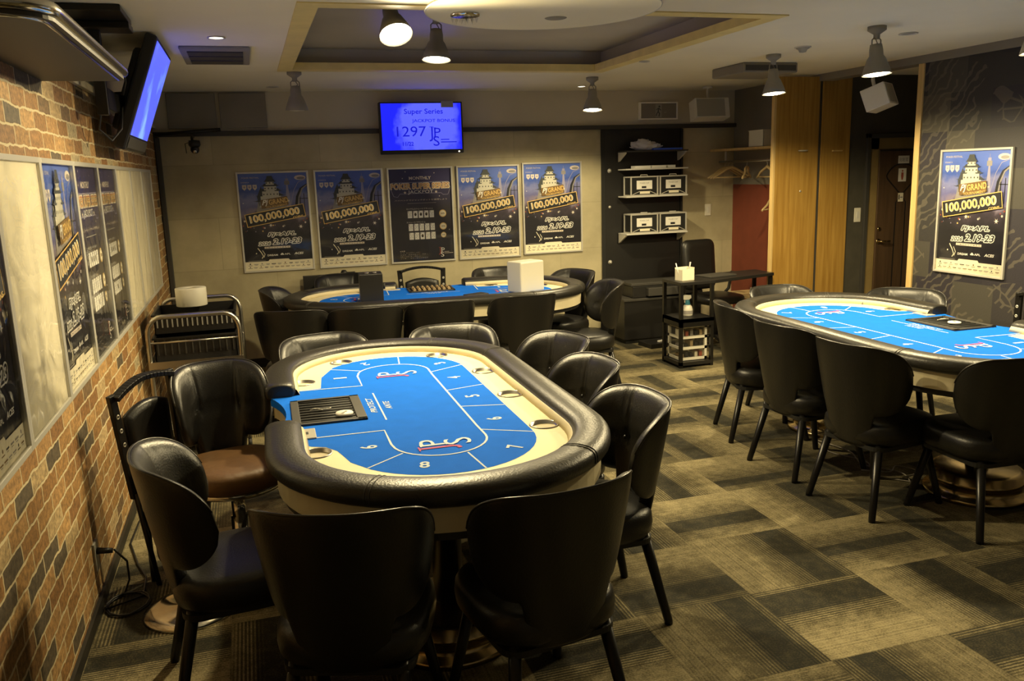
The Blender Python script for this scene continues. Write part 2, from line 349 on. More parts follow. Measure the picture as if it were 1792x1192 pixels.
def lathe(bm, prof, n=24, c=(0, 0, 0), M4=None, mi=0):
    rings = []
    for r, z in prof:
        if r < 1e-6: rings.append([bm.verts.new((c[0], c[1], c[2]+z))])
        else: rings.append([bm.verts.new((c[0]+r*cos(2*pi*j/n), c[1]+r*sin(2*pi*j/n), c[2]+z)) for j in range(n)])
    if M4 is not None:
        for rg in rings:
            for v in rg: v.co = M4 @ v.co
    for A, B in zip(rings, rings[1:]):
        for j in range(n):
            if len(A) == 1 and len(B) == 1: break
            if len(A) == 1: f = bm.faces.new((A[0], B[(j+1) % n], B[j]))
            elif len(B) == 1: f = bm.faces.new((A[j], A[(j+1) % n], B[0]))
            else: f = bm.faces.new((A[j], A[(j+1) % n], B[(j+1) % n], B[j]))
            f.smooth = True; f.material_index = mi
    return bm
def prism(bm, poly, z0, z1, mi=0, M4=None, smooth=False):
    lo = [bm.verts.new((x, y, z0)) for x, y in poly]; hi = [bm.verts.new((x, y, z1)) for x, y in poly]
    if M4 is not None:
        for v in lo+hi: v.co = M4 @ v.co
    k = len(poly)
    bm.faces.new(lo[::-1]).material_index = mi; bm.faces.new(hi).material_index = mi
    for i in range(k):
        f = bm.faces.new((lo[i], lo[(i+1) % k], hi[(i+1) % k], hi[i])); f.material_index = mi; f.smooth = smooth
    return bm
def sheet_loft(bm, loops, closed=True, mi=0, smooth=True):
    rings = [[bm.verts.new(p) for p in lp] for lp in loops]; k = len(rings[0])
    for A, B in zip(rings, rings[1:]):
        for j in range(k if closed else k-1):
            f = bm.faces.new((A[j], A[(j+1) % k], B[(j+1) % k], B[j])); f.smooth = smooth; f.material_index = mi
    return rings
def rrect(x0, y0, x1, y1, r, n=6):
    p = []
    for cx, cy, a in ((x1-r, y1-r, 0), (x0+r, y1-r, 90), (x0+r, y0+r, 180), (x1-r, y0+r, 270)):
        for i in range(n+1):
            t = R(a+90*i/n); p.append((cx+r*cos(t), cy+r*sin(t)))
    return p
def obj(name, bm, mats, parent=None, loc=None, rotz=0, bevel=0, sub=0, smooth=False, recalc=True):
    if recalc: bmesh.ops.recalc_face_normals(bm, faces=bm.faces)
    me = bpy.data.meshes.new(name); bm.to_mesh(me); bm.free()
    for m_ in (mats if isinstance(mats, (list, tuple)) else [mats]): me.materials.append(M[m_])
    if smooth:
        for p in me.polygons: p.use_smooth = True
    o = bpy.data.objects.new(name, me); COL.objects.link(o)
    if parent: o.parent = parent
    if loc: o.location = loc
    if rotz: o.rotation_euler = (0, 0, rotz)
    if bevel:
        b = o.modifiers.new('bevel', 'BEVEL'); b.width = bevel; b.segments = 2; b.limit_method = 'ANGLE'; b.angle_limit = R(40)
    if sub:
        s = o.modifiers.new('sub', 'SUBSURF'); s.levels = sub; s.render_levels = sub
    return o
def thing(name, label, cat, loc=(0, 0, 0), rotz=0, group=None):
    o = bpy.data.objects.new(name, None); COL.objects.link(o); o.empty_display_size = .1
    o.location = loc; o.rotation_euler = (0, 0, rotz); return tag(o, label, cat, group)
def tag(o, label, cat, group=None):
    o['label'] = label; o['category'] = cat
    if group: o['group'] = group
    return o
def struct(name, bm, m, **kw):
    o = obj(name, bm, m, **kw); o['kind'] = 'structure'; return o
def kids(o): return [c for c in bpy.data.objects if c.parent == o]
def dup(root, loc, rotz, label, group=None):
    def cp(o, par):
        c = o.copy(); COL.objects.link(c)
        if par is not None: c.parent = par
        for ch in kids(o): cp(ch, c)
        return c
    r = cp(root, None); r.location = loc; r.rotation_euler = (0, 0, rotz); r['label'] = label
    if group: r['group'] = group
    return r

# flat print: polygons and lettering laid in layers on one surface
_tc = {}
def text_tris(s, shear=0, off=0):
    key = (s, shear, off)
    if key in _tc: return _tc[key]
    cu = bpy.data.curves.new('lettering', 'FONT'); cu.body = s; cu.size = 1; cu.shear = shear; cu.offset = off
    cu.align_x = 'CENTER'; cu.align_y = 'CENTER'; cu.resolution_u = 3
    o = bpy.data.objects.new('lettering', cu); COL.objects.link(o)
    dg = bpy.context.evaluated_depsgraph_get(); ev = o.evaluated_get(dg); me = ev.to_mesh()
    vs = [(v.co.x, v.co.y) for v in me.vertices]; fs = [tuple(p.vertices) for p in me.polygons]
    ev.to_mesh_clear(); bpy.data.objects.remove(o); bpy.data.curves.remove(cu)
    if vs:
        x0, x1 = min(v[0] for v in vs), max(v[0] for v in vs); y0, y1 = min(v[1] for v in vs), max(v[1] for v in vs)
    else: x0 = y0 = 0; x1 = y1 = 1
    _tc[key] = (vs, fs, x0, y0, x1, y1); return _tc[key]
class Print:
    def __init__(s, plane, step=.0004):
        s.bm = BM(); s.mats = []; s.plane = plane; s.k = 0; s.step = step
    def mi(s, m):
        if m not in s.mats: s.mats.append(m)
        return s.mats.index(m)
    def P(s, x, y, d):
        return (x, -d, y) if s.plane == 'xz' else (x, y, d)
    def poly(s, pts, m, layer):
        f = s.bm.faces.new([s.bm.verts.new(s.P(x, y, layer*s.step)) for x, y in pts]); f.material_index = s.mi(m)
    def rect(s, x0, y0, x1, y1, m, layer, rot=0):
        s.poly(rot_pts([(x0, y0), (x1, y0), (x1, y1), (x0, y1)], rot, ((x0+x1)/2, (y0+y1)/2)), m, layer)
    def disc(s, cx, cy, r, m, layer, ry=None, n=20): s.poly([(cx+r*cos(2*pi*i/n), cy+(ry or r)*sin(2*pi*i/n)) for i in range(n)], m, layer)
    def line(s, pts, w, m, layer, closed=False):
        k = len(pts); vs = []
        for i, p in enumerate(pts):
            a = pts[(i-1) % k] if (closed or i > 0) else p; b = pts[(i+1) % k] if (closed or i < k-1) else p
            tx, ty = b[0]-a[0], b[1]-a[1]; l = math.hypot(tx, ty) or 1; nx, ny = -ty/l*w/2, tx/l*w/2
            vs.append((s.bm.verts.new(s.P(p[0]+nx, p[1]+ny, layer*s.step)), s.bm.verts.new(s.P(p[0]-nx, p[1]-ny, layer*s.step))))
        for i in range(k if closed else k-1):
            A, B = vs[i], vs[(i+1) % k]; f = s.bm.faces.new((A[0], A[1], B[1], B[0])); f.material_index = s.mi(m)
    def text(s, t, cx, cy, w, h, m, layer, rot=0, shear=0, off=0):
        vs, fs, x0, y0, x1, y1 = text_tris(t, shear, off)
        if not vs: return
        sx, sy = w/(x1-x0), h/(y1-y0); c, q = cos(rot), sin(rot); bv = []
        for x, y in vs:
            a, b = (x-(x0+x1)/2)*sx, (y-(y0+y1)/2)*sy
            bv.append(s.bm.verts.new(s.P(cx+a*c-b*q, cy+a*q+b*c, layer*s.step)))
        for f in fs:
            try: s.bm.faces.new([bv[i] for i in f]).material_index = s.mi(m)
            except ValueError: pass
    def build(s, name, parent=None, **kw):
        bm = s.bm; bm.normal_update()
        want = Vector((0, -1, 0)) if s.plane == 'xz' else Vector((0, 0, 1))
        for f in bm.faces:
            if f.normal.dot(want) < 0: f.normal_flip()
        return obj(name, bm, s.mats, parent, recalc=False, **kw)
def rot_pts(pts, a, c):
    ca, sa = cos(a), sin(a); return [(c[0]+(x-c[0])*ca-(y-c[1])*sa, c[1]+(x-c[0])*sa+(y-c[1])*ca) for x, y in pts]

# ------------------------------------------------------------------ the room
CZ = 2.458; RX = 5.64
struct('floor', box(BM(), (-.1, -9.6, -.06), (7.3, .1, 0)), 'carpet')
struct('wall_left', box(BM(), (-.12, -9.6, 0), (0, .12, 2.16)), 'brick')
struct('wall_left', box(BM(), (-.12, -9.6, 2.16), (-.002, .12, CZ+.2)), 'upper_wall')
struct('trim_1', box(BM(), (0, -9.6, 2.155), (.025, 0, 2.19)), 'upper_wall', bevel=.004)
struct('wall_back', box(BM(), (0, 0, 0), (RX, .12, 2.10)), 'concrete')
struct('wall_back', box(BM(), (0, 0, 2.10), (7.3, .12, CZ+.2)), 'upper_wall')
struct('trim_2', box(BM(), (0, -.045, 2.085), (RX, 0, 2.125)), 'dark_grey', bevel=.004)
struct('baseboard_back', box(BM(), (0, -.015, 0), (4.12, 0, .085)), 'baseboard')
struct('baseboard_left', box(BM(), (0, -9.6, 0), (.014, -.02, .05)), 'baseboard')
struct('trim_3', box(BM(), (.004, -.05, .08), (.045, -.004, 2.08)), 'dark_grey', bevel=.006)
struct('wall_right', box(BM(), (RX, -9.6, 0), (RX+.12, -2.57, CZ+.2)), 'patch_wallpaper')
b = BM(); box(b, (RX, -1.36, 0), (RX+.12, 0, 1.50)); struct('wall_right', b, 'red_wall')
b = BM(); box(b, (RX, -1.36, 1.50), (RX+.12, 0, CZ+.2)); struct('wall_right', b, 'panel_dark')
struct('trim_4', box(BM(), (RX-.015, -2.615, 0), (RX+.125, -2.56, 2.40)), 'bead_wood', bevel=.004)
b = BM(); box(b, (RX-.02, -4.2, 2.40), (RX+.12, -1.38, CZ+.1)); struct('trim_5', b, 'panel_dark')
# the passage beyond the right wall
struct('wall_hall', box(BM(), (5.975, -1.38, 0), (7.2, -1.28, CZ+.1)), 'dark_wall')
struct('wall_side', box(BM(), (7.2, -2.6, 0), (7.3, 0, CZ+.1)), 'dark_wall')
struct('wall_near', box(BM(), (RX+.12, -2.75, 0), (7.3, -2.62, CZ+.1)), 'dark_wall')
# ceiling with a sunk square
X0, X1, Y0, Y1 = 1.0, 3.5, -3.97, -1.50
b = BM()
box(b, (-.1, Y1, CZ), (7.3, .1, CZ+.16)); box(b, (-.1, -9.6, CZ), (7.3, Y0, CZ+.16))
box(b, (-.1, Y0, CZ), (X0, Y1, CZ+.16)); box(b, (X1, Y0, CZ), (7.3, Y1, CZ+.16))
struct('ceiling', b, 'ceiling_paint')
struct('ceiling', box(BM(), (X0-.05, Y0-.05, CZ+.15), (X1+.05, Y1+.05, CZ+.2)), 'recess_paint')
b = BM()
for lo, hi in (((X0, Y0, 0), (X0+.01, Y1, 0)), ((X1-.01, Y0, 0), (X1, Y1, 0)), ((X0, Y1-.01, 0), (X1, Y1, 0)), ((X0, Y0, 0), (X1, Y0+.01, 0))):
    box(b, (lo[0], lo[1], CZ+.04), (hi[0], hi[1], CZ+.15))
struct('trim_6', b, 'recess_paint')
b = BM(); t_ = .1
def frame_strip(b, a0, a1, z0=CZ-.006, z1=CZ+.045):
    (x0, y0, x1, y1) = a0; (u0, v0, u1, v1) = a1
    o = [(x0, y0), (x1, y0), (x1, y1), (x0, y1)]; i = [(u0, v0), (u1, v0), (u1, v1), (u0, v1)]
    V = lambda p, z: b.verts.new((p[0], p[1], z))
    L = [[V(p, CZ) for p in o], [V(p, z0) for p in o], [V(p, z0) for p in i], [V(p, z1) for p in i]]
    for A, B in zip(L, L[1:]):
        for k in range(4): b.faces.new((A[k], A[(k+1) % 4], B[(k+1) % 4], B[k]))
frame_strip(b, (X0, Y0, X1, Y1), (X0+t_, Y0+t_, X1-t_, Y1-t_))
struct('trim_7', b, 'recess_trim')
b = BM(); prism(b, [(2.14+.56*cos(2*pi*i/56), -3.97+.54*sin(2*pi*i/56)) for i in range(56)], CZ-.012, CZ+.03)
struct('trim_8', b, 'ceiling_paint')
b = BM(); tube(b, [(2.14+.56*cos(2*pi*i/56), -3.97+.54*sin(2*pi*i/56), CZ-.008) for i in range(56)], .006, 6, closed=True)
struct('trim_9', b, 'white_paint')

# closet and door in the passage
closet = thing('built_in_closet', 'tall warm brown wooden closet doors beside the toilet door passage', 'closet', (5.58, -1.40, 0))
b = BM(); box(b, (-.39, 0, .02), (.055, .03, CZ-.02)); dl = obj('door', b, 'closet_wood', closet, bevel=.003)
b = BM(); box(b, (.085, 0, .02), (.39, .03, CZ-.02)); obj('door', b, 'closet_wood', closet, bevel=.003)
b = BM(); box(b, (.057, .01, .0), (.083, .03, CZ-.01)); obj('jamb', b, 'dark_grey', closet)
b = BM(); box(b, (-.415, -.008, 0), (-.392, .035, CZ-.01)); obj('edge_strip', b, 'bead_wood', closet, bevel=.003)
b = BM(); tube(b, [(-.15, 0, 1.805), (-.145, -.022, 1.805), (-.075, -.026, 1.805), (-.07, 0, 1.805)], .006, 8); obj('handle', b, 'alu', closet)
b = BM(); lathe(b, [(0, 0), (.01, 0), (.01, .004), (0, .004)], 12, M4=Matrix.Translation((-.12, -.001, 1.45)) @ Matrix.Rotation(pi/2, 4, 'X')); obj('keyhole', b, 'alu', closet)
b = BM(); box(b, (.20, -.02, 1.79), (.30, 0, 1.802)); obj('handle', b, 'bead_wood', closet)

door = thing('door_1', 'dark brown panelled toilet door with white signs', 'door', (6.66, -1.39, 0)); door['kind'] = 'structure'
b = BM(); box(b, (-.50, -.02, 0), (-.46, .02, 1.94)); box(b, (.42, -.02, 0), (.46, .02, 1.94)); box(b, (-.50, -.02, 1.90), (.46, .02, 1.94)); obj('door_frame', b, 'dark_grey', door, bevel=.003)
b = BM(); box(b, (-.455, -.006, 1.80), (.415, .01, 1.90)); box(b, (-.455, -.006, 0), (-.365, .01, 1.90)); obj('door_lining', b, 'door_lintel', door)
b = BM(); box(b, (-.36, -.016, .01), (.415, .008, 1.795)); obj('door_leaf', b, 'door_wood', door, bevel=.004)
pr_ = Print('xz', .001)
arc = [(-.10+.20*sin(t), 1.475+.20*cos(t)) for t in [R(a) for a in range(-52, 53, 8)]]
fan = [(-.10, 1.375)] + [(-.265, 1.53)] + [(-.10+.185*sin(R(a)), 1.50+.165*cos(R(a))) for a in range(-70, 71, 10)] + [(.065, 1.53)]
pr_.line(fan, .014, 'ink', 1, closed=True)
pr_.line([(-.10, 1.375), (-.155, 1.31), (-.155, .22), (-.045, .22), (-.045, 1.31), (-.10, 1.375)], .012, 'ink', 1)
pr_.line([(-.36, 1.785), (.40, 1.785)], .01, 'ink', 1)
o = pr_.build('door_moulding', door, loc=(0, -.017, 0))
pr_ = Print('xz', .001)
pr_.rect(-.155, 1.665, -.03, 1.735, 'print_white', 1); pr_.text('化粧室', -.093, 1.70, .10, .035, 'print_grey', 2)
pr_.rect(-.145, 1.50, -.055, 1.62, 'print_white', 1)
pr_.disc(-.10, 1.597, .009, 'print_red', 2, n=14); pr_.poly([(-.112, 1.583), (-.088, 1.583), (-.086, 1.55), (-.093, 1.515), (-.107, 1.515), (-.114, 1.55)], 'print_red', 2)
pr_.rect(-.135, 1.315, -.075, 1.395, 'print_cream', 1); pr_.rect(-.128, 1.335, -.118, 1.38, 'ink', 2); pr_.rect(-.110, 1.35, -.082, 1.36, 'print_grey', 2)
pr_.build('door_sign', door, loc=(0, -.018, 0))
b = BM(); tube(b, [(-.33, -.016, .955), (-.33, -.055, .955), (-.23, -.058, .955)], [.011, .010, .009], 10)
lathe(b, [(0, 0), (.026, 0), (.024, .008), (0, .01)], 16, M4=Matrix.Translation((-.33, -.016, .955)) @ Matrix.Rotation(pi/2, 4, 'X'))
lathe(b, [(0, 0), (.020, 0), (.018, .008), (0, .01)], 16, M4=Matrix.Translation((-.33, -.016, 1.07)) @ Matrix.Rotation(pi/2, 4, 'X'))
obj('door_handle', b, 'brass', door)

# ------------------------------------------------------------------ tub chairs
def shell_bm(z_up=0.0, wide=1.0):
    bm = BM(); NP, NT = 68, 26; A = R(82)
    def zt(s): return .64 + .21*sqrt(max(0, 1-abs(s)**3.8))
    def zb(s):
        a = abs(s)
        if a < .36: return .345
        k = min(1, (a-.36)/.10); k = k*k*(3-2*k)
        top = .505 if a < .5 else .64-.135*sqrt(max(0, 1-((a-.5)/.5)**2.4))
        return .345*(1-k)+top*k
    def P(s, t, inner):
        ph = s*A; lo, hi = zb(s), zt(s); z = lo+(hi-lo)*t
        k = min(1, max(0, (z-.345)/.505)); rx = .185+.088*k**.75; ry = .205+.075*k
        e = max(0.0, 1-abs(2*t-1)**5)**.5*max(0.0, 1-abs(s)**12)**.5
        th = .048*e
        if inner:
            d = 0
            if z > .655: d = max(d, math.exp(-((abs(ph)-R(24))/R(2.0))**2)*min(1, (z-.655)/.02))
            if abs(ph) < R(60): d = max(d, .8*math.exp(-((z-.655)/.009)**2))
            d2 = math.exp(-(((abs(ph)-R(24))/R(5))**2+((z-.655)/.02)**2))
            th -= .007*d*e+.012*d2*e
            th = max(th, .002)
        else: th = -.006*e
        cx, sx = cos(ph), sin(ph)
        x = (rx-th)*math.copysign(abs(sx)**.82, sx); y = -(ry-th)*math.copysign(abs(cx)**.82, cx) if cx > 0 else (ry-th)*abs(cx)**.82
        return Vector((x*wide, y-.015*k, z+z_up))
    G = [[[None]*(NT+1) for _ in range(NP+1)] for _ in range(2)]
    for side in (0, 1):
        for i in range(NP+1):
            for j in range(NT+1):
                s = -1+2*i/NP; t = .5-.5*cos(pi*j/NT) if True else j/NT
                if side == 1 and (i in (0, NP) or j in (0, NT)): G[1][i][j] = G[0][i][j]; continue
                G[side][i][j] = bm.verts.new(P(s, t, side == 1))
    for side in (0, 1):
        for i in range(NP):
            for j in range(NT):
                q = [G[side][i][j], G[side][i+1][j], G[side][i+1][j+1], G[side][i][j+1]]
                f = bm.faces.new(q if side == 0 else q[::-1]); f.smooth = True
    rim = [P(-.97+1.94*i/60, 1.0, False) for i in range(61)]
    return bm, rim
def seat_cushion(hw, y0, y1, z0, z1, n=40):
    bm = BM(); cy = (y0+y1)/2; hy = (y1-y0)/2
    def ring(k, z):
        o = []
        for i in range(n):
            t = 2*pi*i/n; c, s = cos(t), sin(t); e = .62
            o.append((hw*k*math.copysign(abs(c)**e, c), cy+hy*k*math.copysign(abs(s)**e, s), z))
        return o
    h = z1-z0
    prof = [(.80, z0), (.93, z0+.01), (.985, z0+h*.25), (1, z0+h*.5), (.985, z0+h*.78), (.93, z1-.006), (.80, z1+.002), (.5, z1+.010), (.2, z1+.013)]
    r = sheet_loft(bm, [ring(k, z) for k, z in prof]); bm.faces.new(r[0][::-1]); f = bm.faces.new(r[-1]); f.smooth = True
    return bm
def button_bm(z_up=0):
    b = BM()
    for sx in (-1, 1):
        lathe(b, [(0, .006), (.006, .005), (.009, 0)], 10, M4=Matrix.Translation((sx*.098, -.195, .655+z_up)) @ Matrix.Rotation(-pi/2, 4, 'X'))
    return b
def make_tub():
    t = thing('tub_chair', '', 'chair')
    bm, rim = shell_bm(); obj('backrest', bm, 'leather', t)
    b = BM(); tube(b, rim, .0045, 6); obj('piping', b, 'piping', t)
    obj('button', button_bm(), 'leather', t)
    obj('seat', seat_cushion(.225, -.215, .245, .345, .462), 'leather', t)
    b = BM(); prism(b, rrect(-.19, -.19, .19, .2, .06), .330, .350); obj('seat_frame', b, 'black_matte', t)
    for sx in (-1, 1):
        for sy in (-1, 1):
            b = BM(); tube(b, [(sx*.150, sy*.155, .36), (sx*.200, sy*.235, .012), (sx*.2005, sy*.236, 0)], [.021, .0165, .016], 12)
            obj('leg', b, 'black_metal', t)
    return t
def make_swivel():
    t = thing('swivel_chair', 'black tufted swivel chair with lit brown seat at the cut-out side of the nearest table', 'chair')
    bm, rim = shell_bm(.05, .80); obj('backrest', bm, 'leather', t)
    b = BM(); tube(b, rim, .0045, 6); obj('piping', b, 'piping', t)
    obj('button', button_bm(.05), 'leather', t)
    obj('seat', seat_cushion(.20, -.19, .245, .425, .522), 'brown_seat', t)
    b = BM(); lathe(b, [(.205, .40), (.212, .412), (.20, .426)], 40); obj('seat_trim', b, 'chrome', t)
    b = BM(); lathe(b, [(0, .425), (.2, .425), (.2, .40), (.03, .38), (.028, .26), (.036, .26), (.036, .05), (0, .05)], 20); obj('column', b, 'chrome', t)
    b = BM(); lathe(b, [(0, .065), (.04, .06), (.06, .04), (.13, .028), (.165, .014), (.17, 0), (0, 0)], 48); obj('base', b, 'chrome', t)
    return t
def face(a): return R(a)-pi/2

def make_frame_chair(folded=False):
    nm = 'folding_chair' if folded else 'frame_back_chair'
    t = thing(nm, '', 'chair')
    b = BM(); pts = []
    for i in range(19):                                    # arched top rail with flat posts
        a = i/18; x = -.20+.40*a; z = .835+.032*(1-(2*a-1)**2); pts.append((x, -.235+.02*abs(2*a-1), z))
    for p, q in zip(pts, pts[1:]): bar(b, p, q, .022, .040, up=(0, 1, 0))
    obj('top_rail', b, 'black_metal', t, bevel=.003)
    for sx in (-1, 1):
        b = BM(); bar(b, (sx*.183, -.20, .40), (sx*.203, -.232, .85), .044, .022, up=(0, 1, 0))
        p = obj('back_post', b, 'black_metal', t, bevel=.003)
        b = BM()
        for z in (.64, .70, .76):
            x = sx*(.183+.02*(z-.4)/.45); y = -.20-.032*(z-.4)/.45+.013
            lathe(b, [(.004, 0), (.0075, .003), (.0105, 0)], 14, M4=Matrix.Translation((x, y, z)) @ Matrix.Rotation(-pi/2, 4, 'X'))
        obj('grommet', b, 'alu', p)
    bm = BM(); n = 14; loops = []
    for k, (ins, dy) in enumerate(((.012, -.018), (.0, -.010), (.0, .004), (.012, .016), (.04, .022))):
        lp = []
        out = [(-.150, .50), (.150, .50)] + [(.156-.312*i/n, .735+.035*(1-(1-2*i/n)**2)) for i in range(n+1)]
        for x, z in out:
            cx, cz = 0, .65; l = 1-ins/.16
            lp.append((cx+(x-cx)*l, -.215-.05*(z-.5)+dy, cz+(z-cz)*l))
        loops.append(lp)
    r = sheet_loft(bm, loops); bm.faces.new(r[0]); bm.faces.new(r[-1]); obj('back_pad', bm, 'leather', t)
    if not folded:
        obj('seat', seat_cushion(.21, -.19, .22, .40, .455), 'leather', t)
        for sx in (-1, 1):
            b = BM(); tube(b, [(sx*.183, -.19, .42), (sx*.20, -.23, 0)], .0125, 10); obj('leg', b, 'black_metal', t)
            b = BM(); tube(b, [(sx*.183, .16, .42), (sx*.20, .21, 0)], .0125, 10); obj('leg', b, 'black_metal', t)
    else:
        M_ = Matrix.Translation((0, -.12, .06)) @ Matrix.Rotation(R(84), 4, 'X')
        bm = seat_cushion(.20, 0, .38, -.03, .02); 
        for v in bm.verts: v.co = M_ @ v.co
        obj('seat', bm, 'leather', t)
        for sx in (-1, 1):
            b = BM(); tube(b, [(sx*.183, -.195, .42), (sx*.19, -.13, 0)], .0125, 10); obj('leg', b, 'black_metal', t)
            b = BM(); tube(b, [(sx*.165, -.16, .50), (sx*.165, -.18, .0)], .0125, 10); obj('leg', b, 'black_metal', t)
    return t

G1, G2, G3 = 'tub chairs around the nearest table', 'tub chairs around the table by the patterned wall', 'tub chairs around the table under the posters'
spots = [  # x, y, facing in degrees, label, group
 (.93, -5.60, 71, 'large foreground tub chair seen from behind, left of the two backs nearest the camera', G1),
 (1.47, -5.66, 99, 'large foreground tub chair seen from behind, right of the two backs nearest the camera', G1),
 (.58, -5.12, 6, 'black tub chair in side view between brick wall and nearest table', G1),
 (.43, -6.63, 2, 'black tub chair whose top just shows in the bottom left corner before the brick wall', G1),
 (1.87, -5.13, 180, 'black tub chair with long slanted legs on open carpet, beside seat number 7', G1),
 (1.95, -4.50, 183, 'black tub chair beside seat number 6, middle of three along the carpet aisle', G1),
 (2.03, -3.95, 196, 'black tub chair with bluish sheen, farthest of three along the carpet aisle', G1),
 (1.74, -3.57, -95, 'black tub chair facing the camera, top centred behind the far end of the nearest table', G1),
 (1.08, -3.53, -78, 'black tub chair facing the camera behind the nearest table, left one beside the cart', G1),
 (3.75, -3.43, -17, 'tub chair seen from behind beside the white drawer tower, first in the aisle row', G2),
 (3.64, -4.06, 3, 'tub chair seen from behind, second in the aisle row from the white drawer tower', G2),
 (3.64, -4.61, 9, 'tub chair seen from behind, third in the aisle row, over the loose pale cables', G2),
 (3.93, -4.98, 87, 'black tub chair at the right picture edge in front of the round metal table base', G2),
 (4.22, -3.10, -92, 'black tub chair facing the camera in front of the wooden closet doors', G2),
 (4.69, -3.56, -141, 'black tub chair below the toilet door, turned toward the corner of its table', G2),
 (.97, -2.04, 75, 'black tub chair seen from behind beside the metal cart, leftmost at the far table', G3),
 (1.42, -2.16, 88, 'black tub chair seen from behind in front of the black box on the table', G3),
 (1.93, -2.15, 90, 'black tub chair seen from behind in the middle of the near row under the posters', G3),
 (2.53, -2.15, 93, 'black tub chair seen from behind below the upright white box', G3),
 (3.13, -1.98, 173, 'black tub chair in side view standing before the black shelf wall', G3),
 (3.19, -1.27, 203, 'black tub chair at the right end of the table, half turned before the grey wall', G3),
 (1.04, -1.10, -15, 'black tub chair at the left end of the table, looking along it', G3),
 (1.47, -.56, -88, 'black tub chair by the wall in front of the black monitor', G3),
 (2.82, -.83, -92, 'black tub chair by the wall partly hidden by the upright white box', G3),
]
proto = make_tub()
for i, (x, y, a, lb, g) in enumerate(spots):
    if i == 0:
        proto.location = (x, y, 0); proto.rotation_euler = (0, 0, face(a)); proto['label'] = lb; proto['group'] = g
    else: dup(proto, (x, y, 0), face(a), lb, g)
sw = make_swivel(); sw.location = (.565, -4.27, 0); sw.rotation_euler = (0, 0, face(-75))
t = thing('steel_base', 'round polished steel base plate on the carpet near the cable coil', 'base plate', (.36, -4.57, 0))
b = BM(); lathe(b, [(0, .05), (.035, .045), (.05, .03), (.14, .022), (.18, .012), (.185, 0), (0, 0)], 48); obj('plate', b, 'chrome', t)
b = BM(); lathe(b, [(0, .30), (.022, .30), (.022, .04), (0, .04)], 20); obj('stub', b, 'black_metal', t)
fc = make_frame_chair(); fc.location = (2.19, -.56, 0); fc.rotation_euler = (0, 0, face(-90))
fc['label'] = 'black chair with open arched frame back and studs, under the jackpot poster'; fc['group'] = 'arched frame chairs'
dup(fc, (5.12, -4.05, 0), face(180), 'black arched frame chair at the right picture edge beside the patterned wallpaper', 'arched frame chairs')
ff = make_frame_chair(True); ff.scale = (.80, 1, 1.03); ff.location = (.41, -4.25, .0); ff.rotation_mode = 'ZXY'; ff.rotation_euler = (R(8), 0, face(-38)); ff['label'] = 'black folding chair with arched open frame, leaning folded by the brick wall'

# ------------------------------------------------------------------ poker tables
def stadium(L, W, n=14, notch=None):
    """outline with outward normals, starting right of the notch (y = -W/2) and running counter-clockwise"""
    r = W/2; a = L/2-r; o = []
    n0 = notch if notch is not None else 0
    for i in range(6): o.append(((n0+(a-n0)*i/5, -r), (0, -1)))
    for i in range(1, n*2+1):
        t = -pi/2+pi*i/(n*2); o.append(((a+r*cos(t), r*sin(t)), (cos(t), sin(t))))
    for i in range(1, 11): o.append(((a-2*a*i/10, r), (0, 1)))
    for i in range(1, n*2+1):
        t = pi/2+pi*i/(n*2); o.append(((-a+r*cos(t), r*sin(t)), (cos(t), sin(t))))
    for i in range(1, 6): o.append(((-a+(a-n0)*i/5, -r), (0, -1)))
    if notch is None: o.pop()
    return o
TL, TW, NX = 2.40, 1.22, .30
FZ = .752
CUPS = [(-.52, -.435), (-.905, -.225), (-.87, .275), (-.42, .418), (.05, .418), (.53, .413), (.56, -.438)]
def jps(p, cx, cy, s, rot, layer, m1='felt_red', m2='felt_line'):
    def at(dx, dy): c, q = cos(rot), sin(rot); return (cx+(dx*c-dy*q)*s, cy+(dx*q+dy*c)*s)
    p.text('J', *at(-.30, .10), .26*s, 1.0*s, m1, layer, rot, 0, .0)
    p.text('P', *at(.16, .22), .46*s, .62*s, m2, layer+1, rot, 0, .0)
    p.text('S', *at(.06, -.38), .44*s, .66*s, m2, layer+2, rot, 0, .0)
    # serifs
    for dx, dy, w in ((-.26, .60, .30), (-.02, .53, .20), (-.02, -.08, .20)):
        a = at(dx-w/2, dy-.02); b_ = at(dx+w/2, dy+.02); q = [at(dx-w/2, dy-.02), at(dx+w/2, dy-.02), at(dx+w/2, dy+.02), at(dx-w/2, dy+.02)]
        p.poly(q, m1 if dx < -.2 else m2, layer+3)
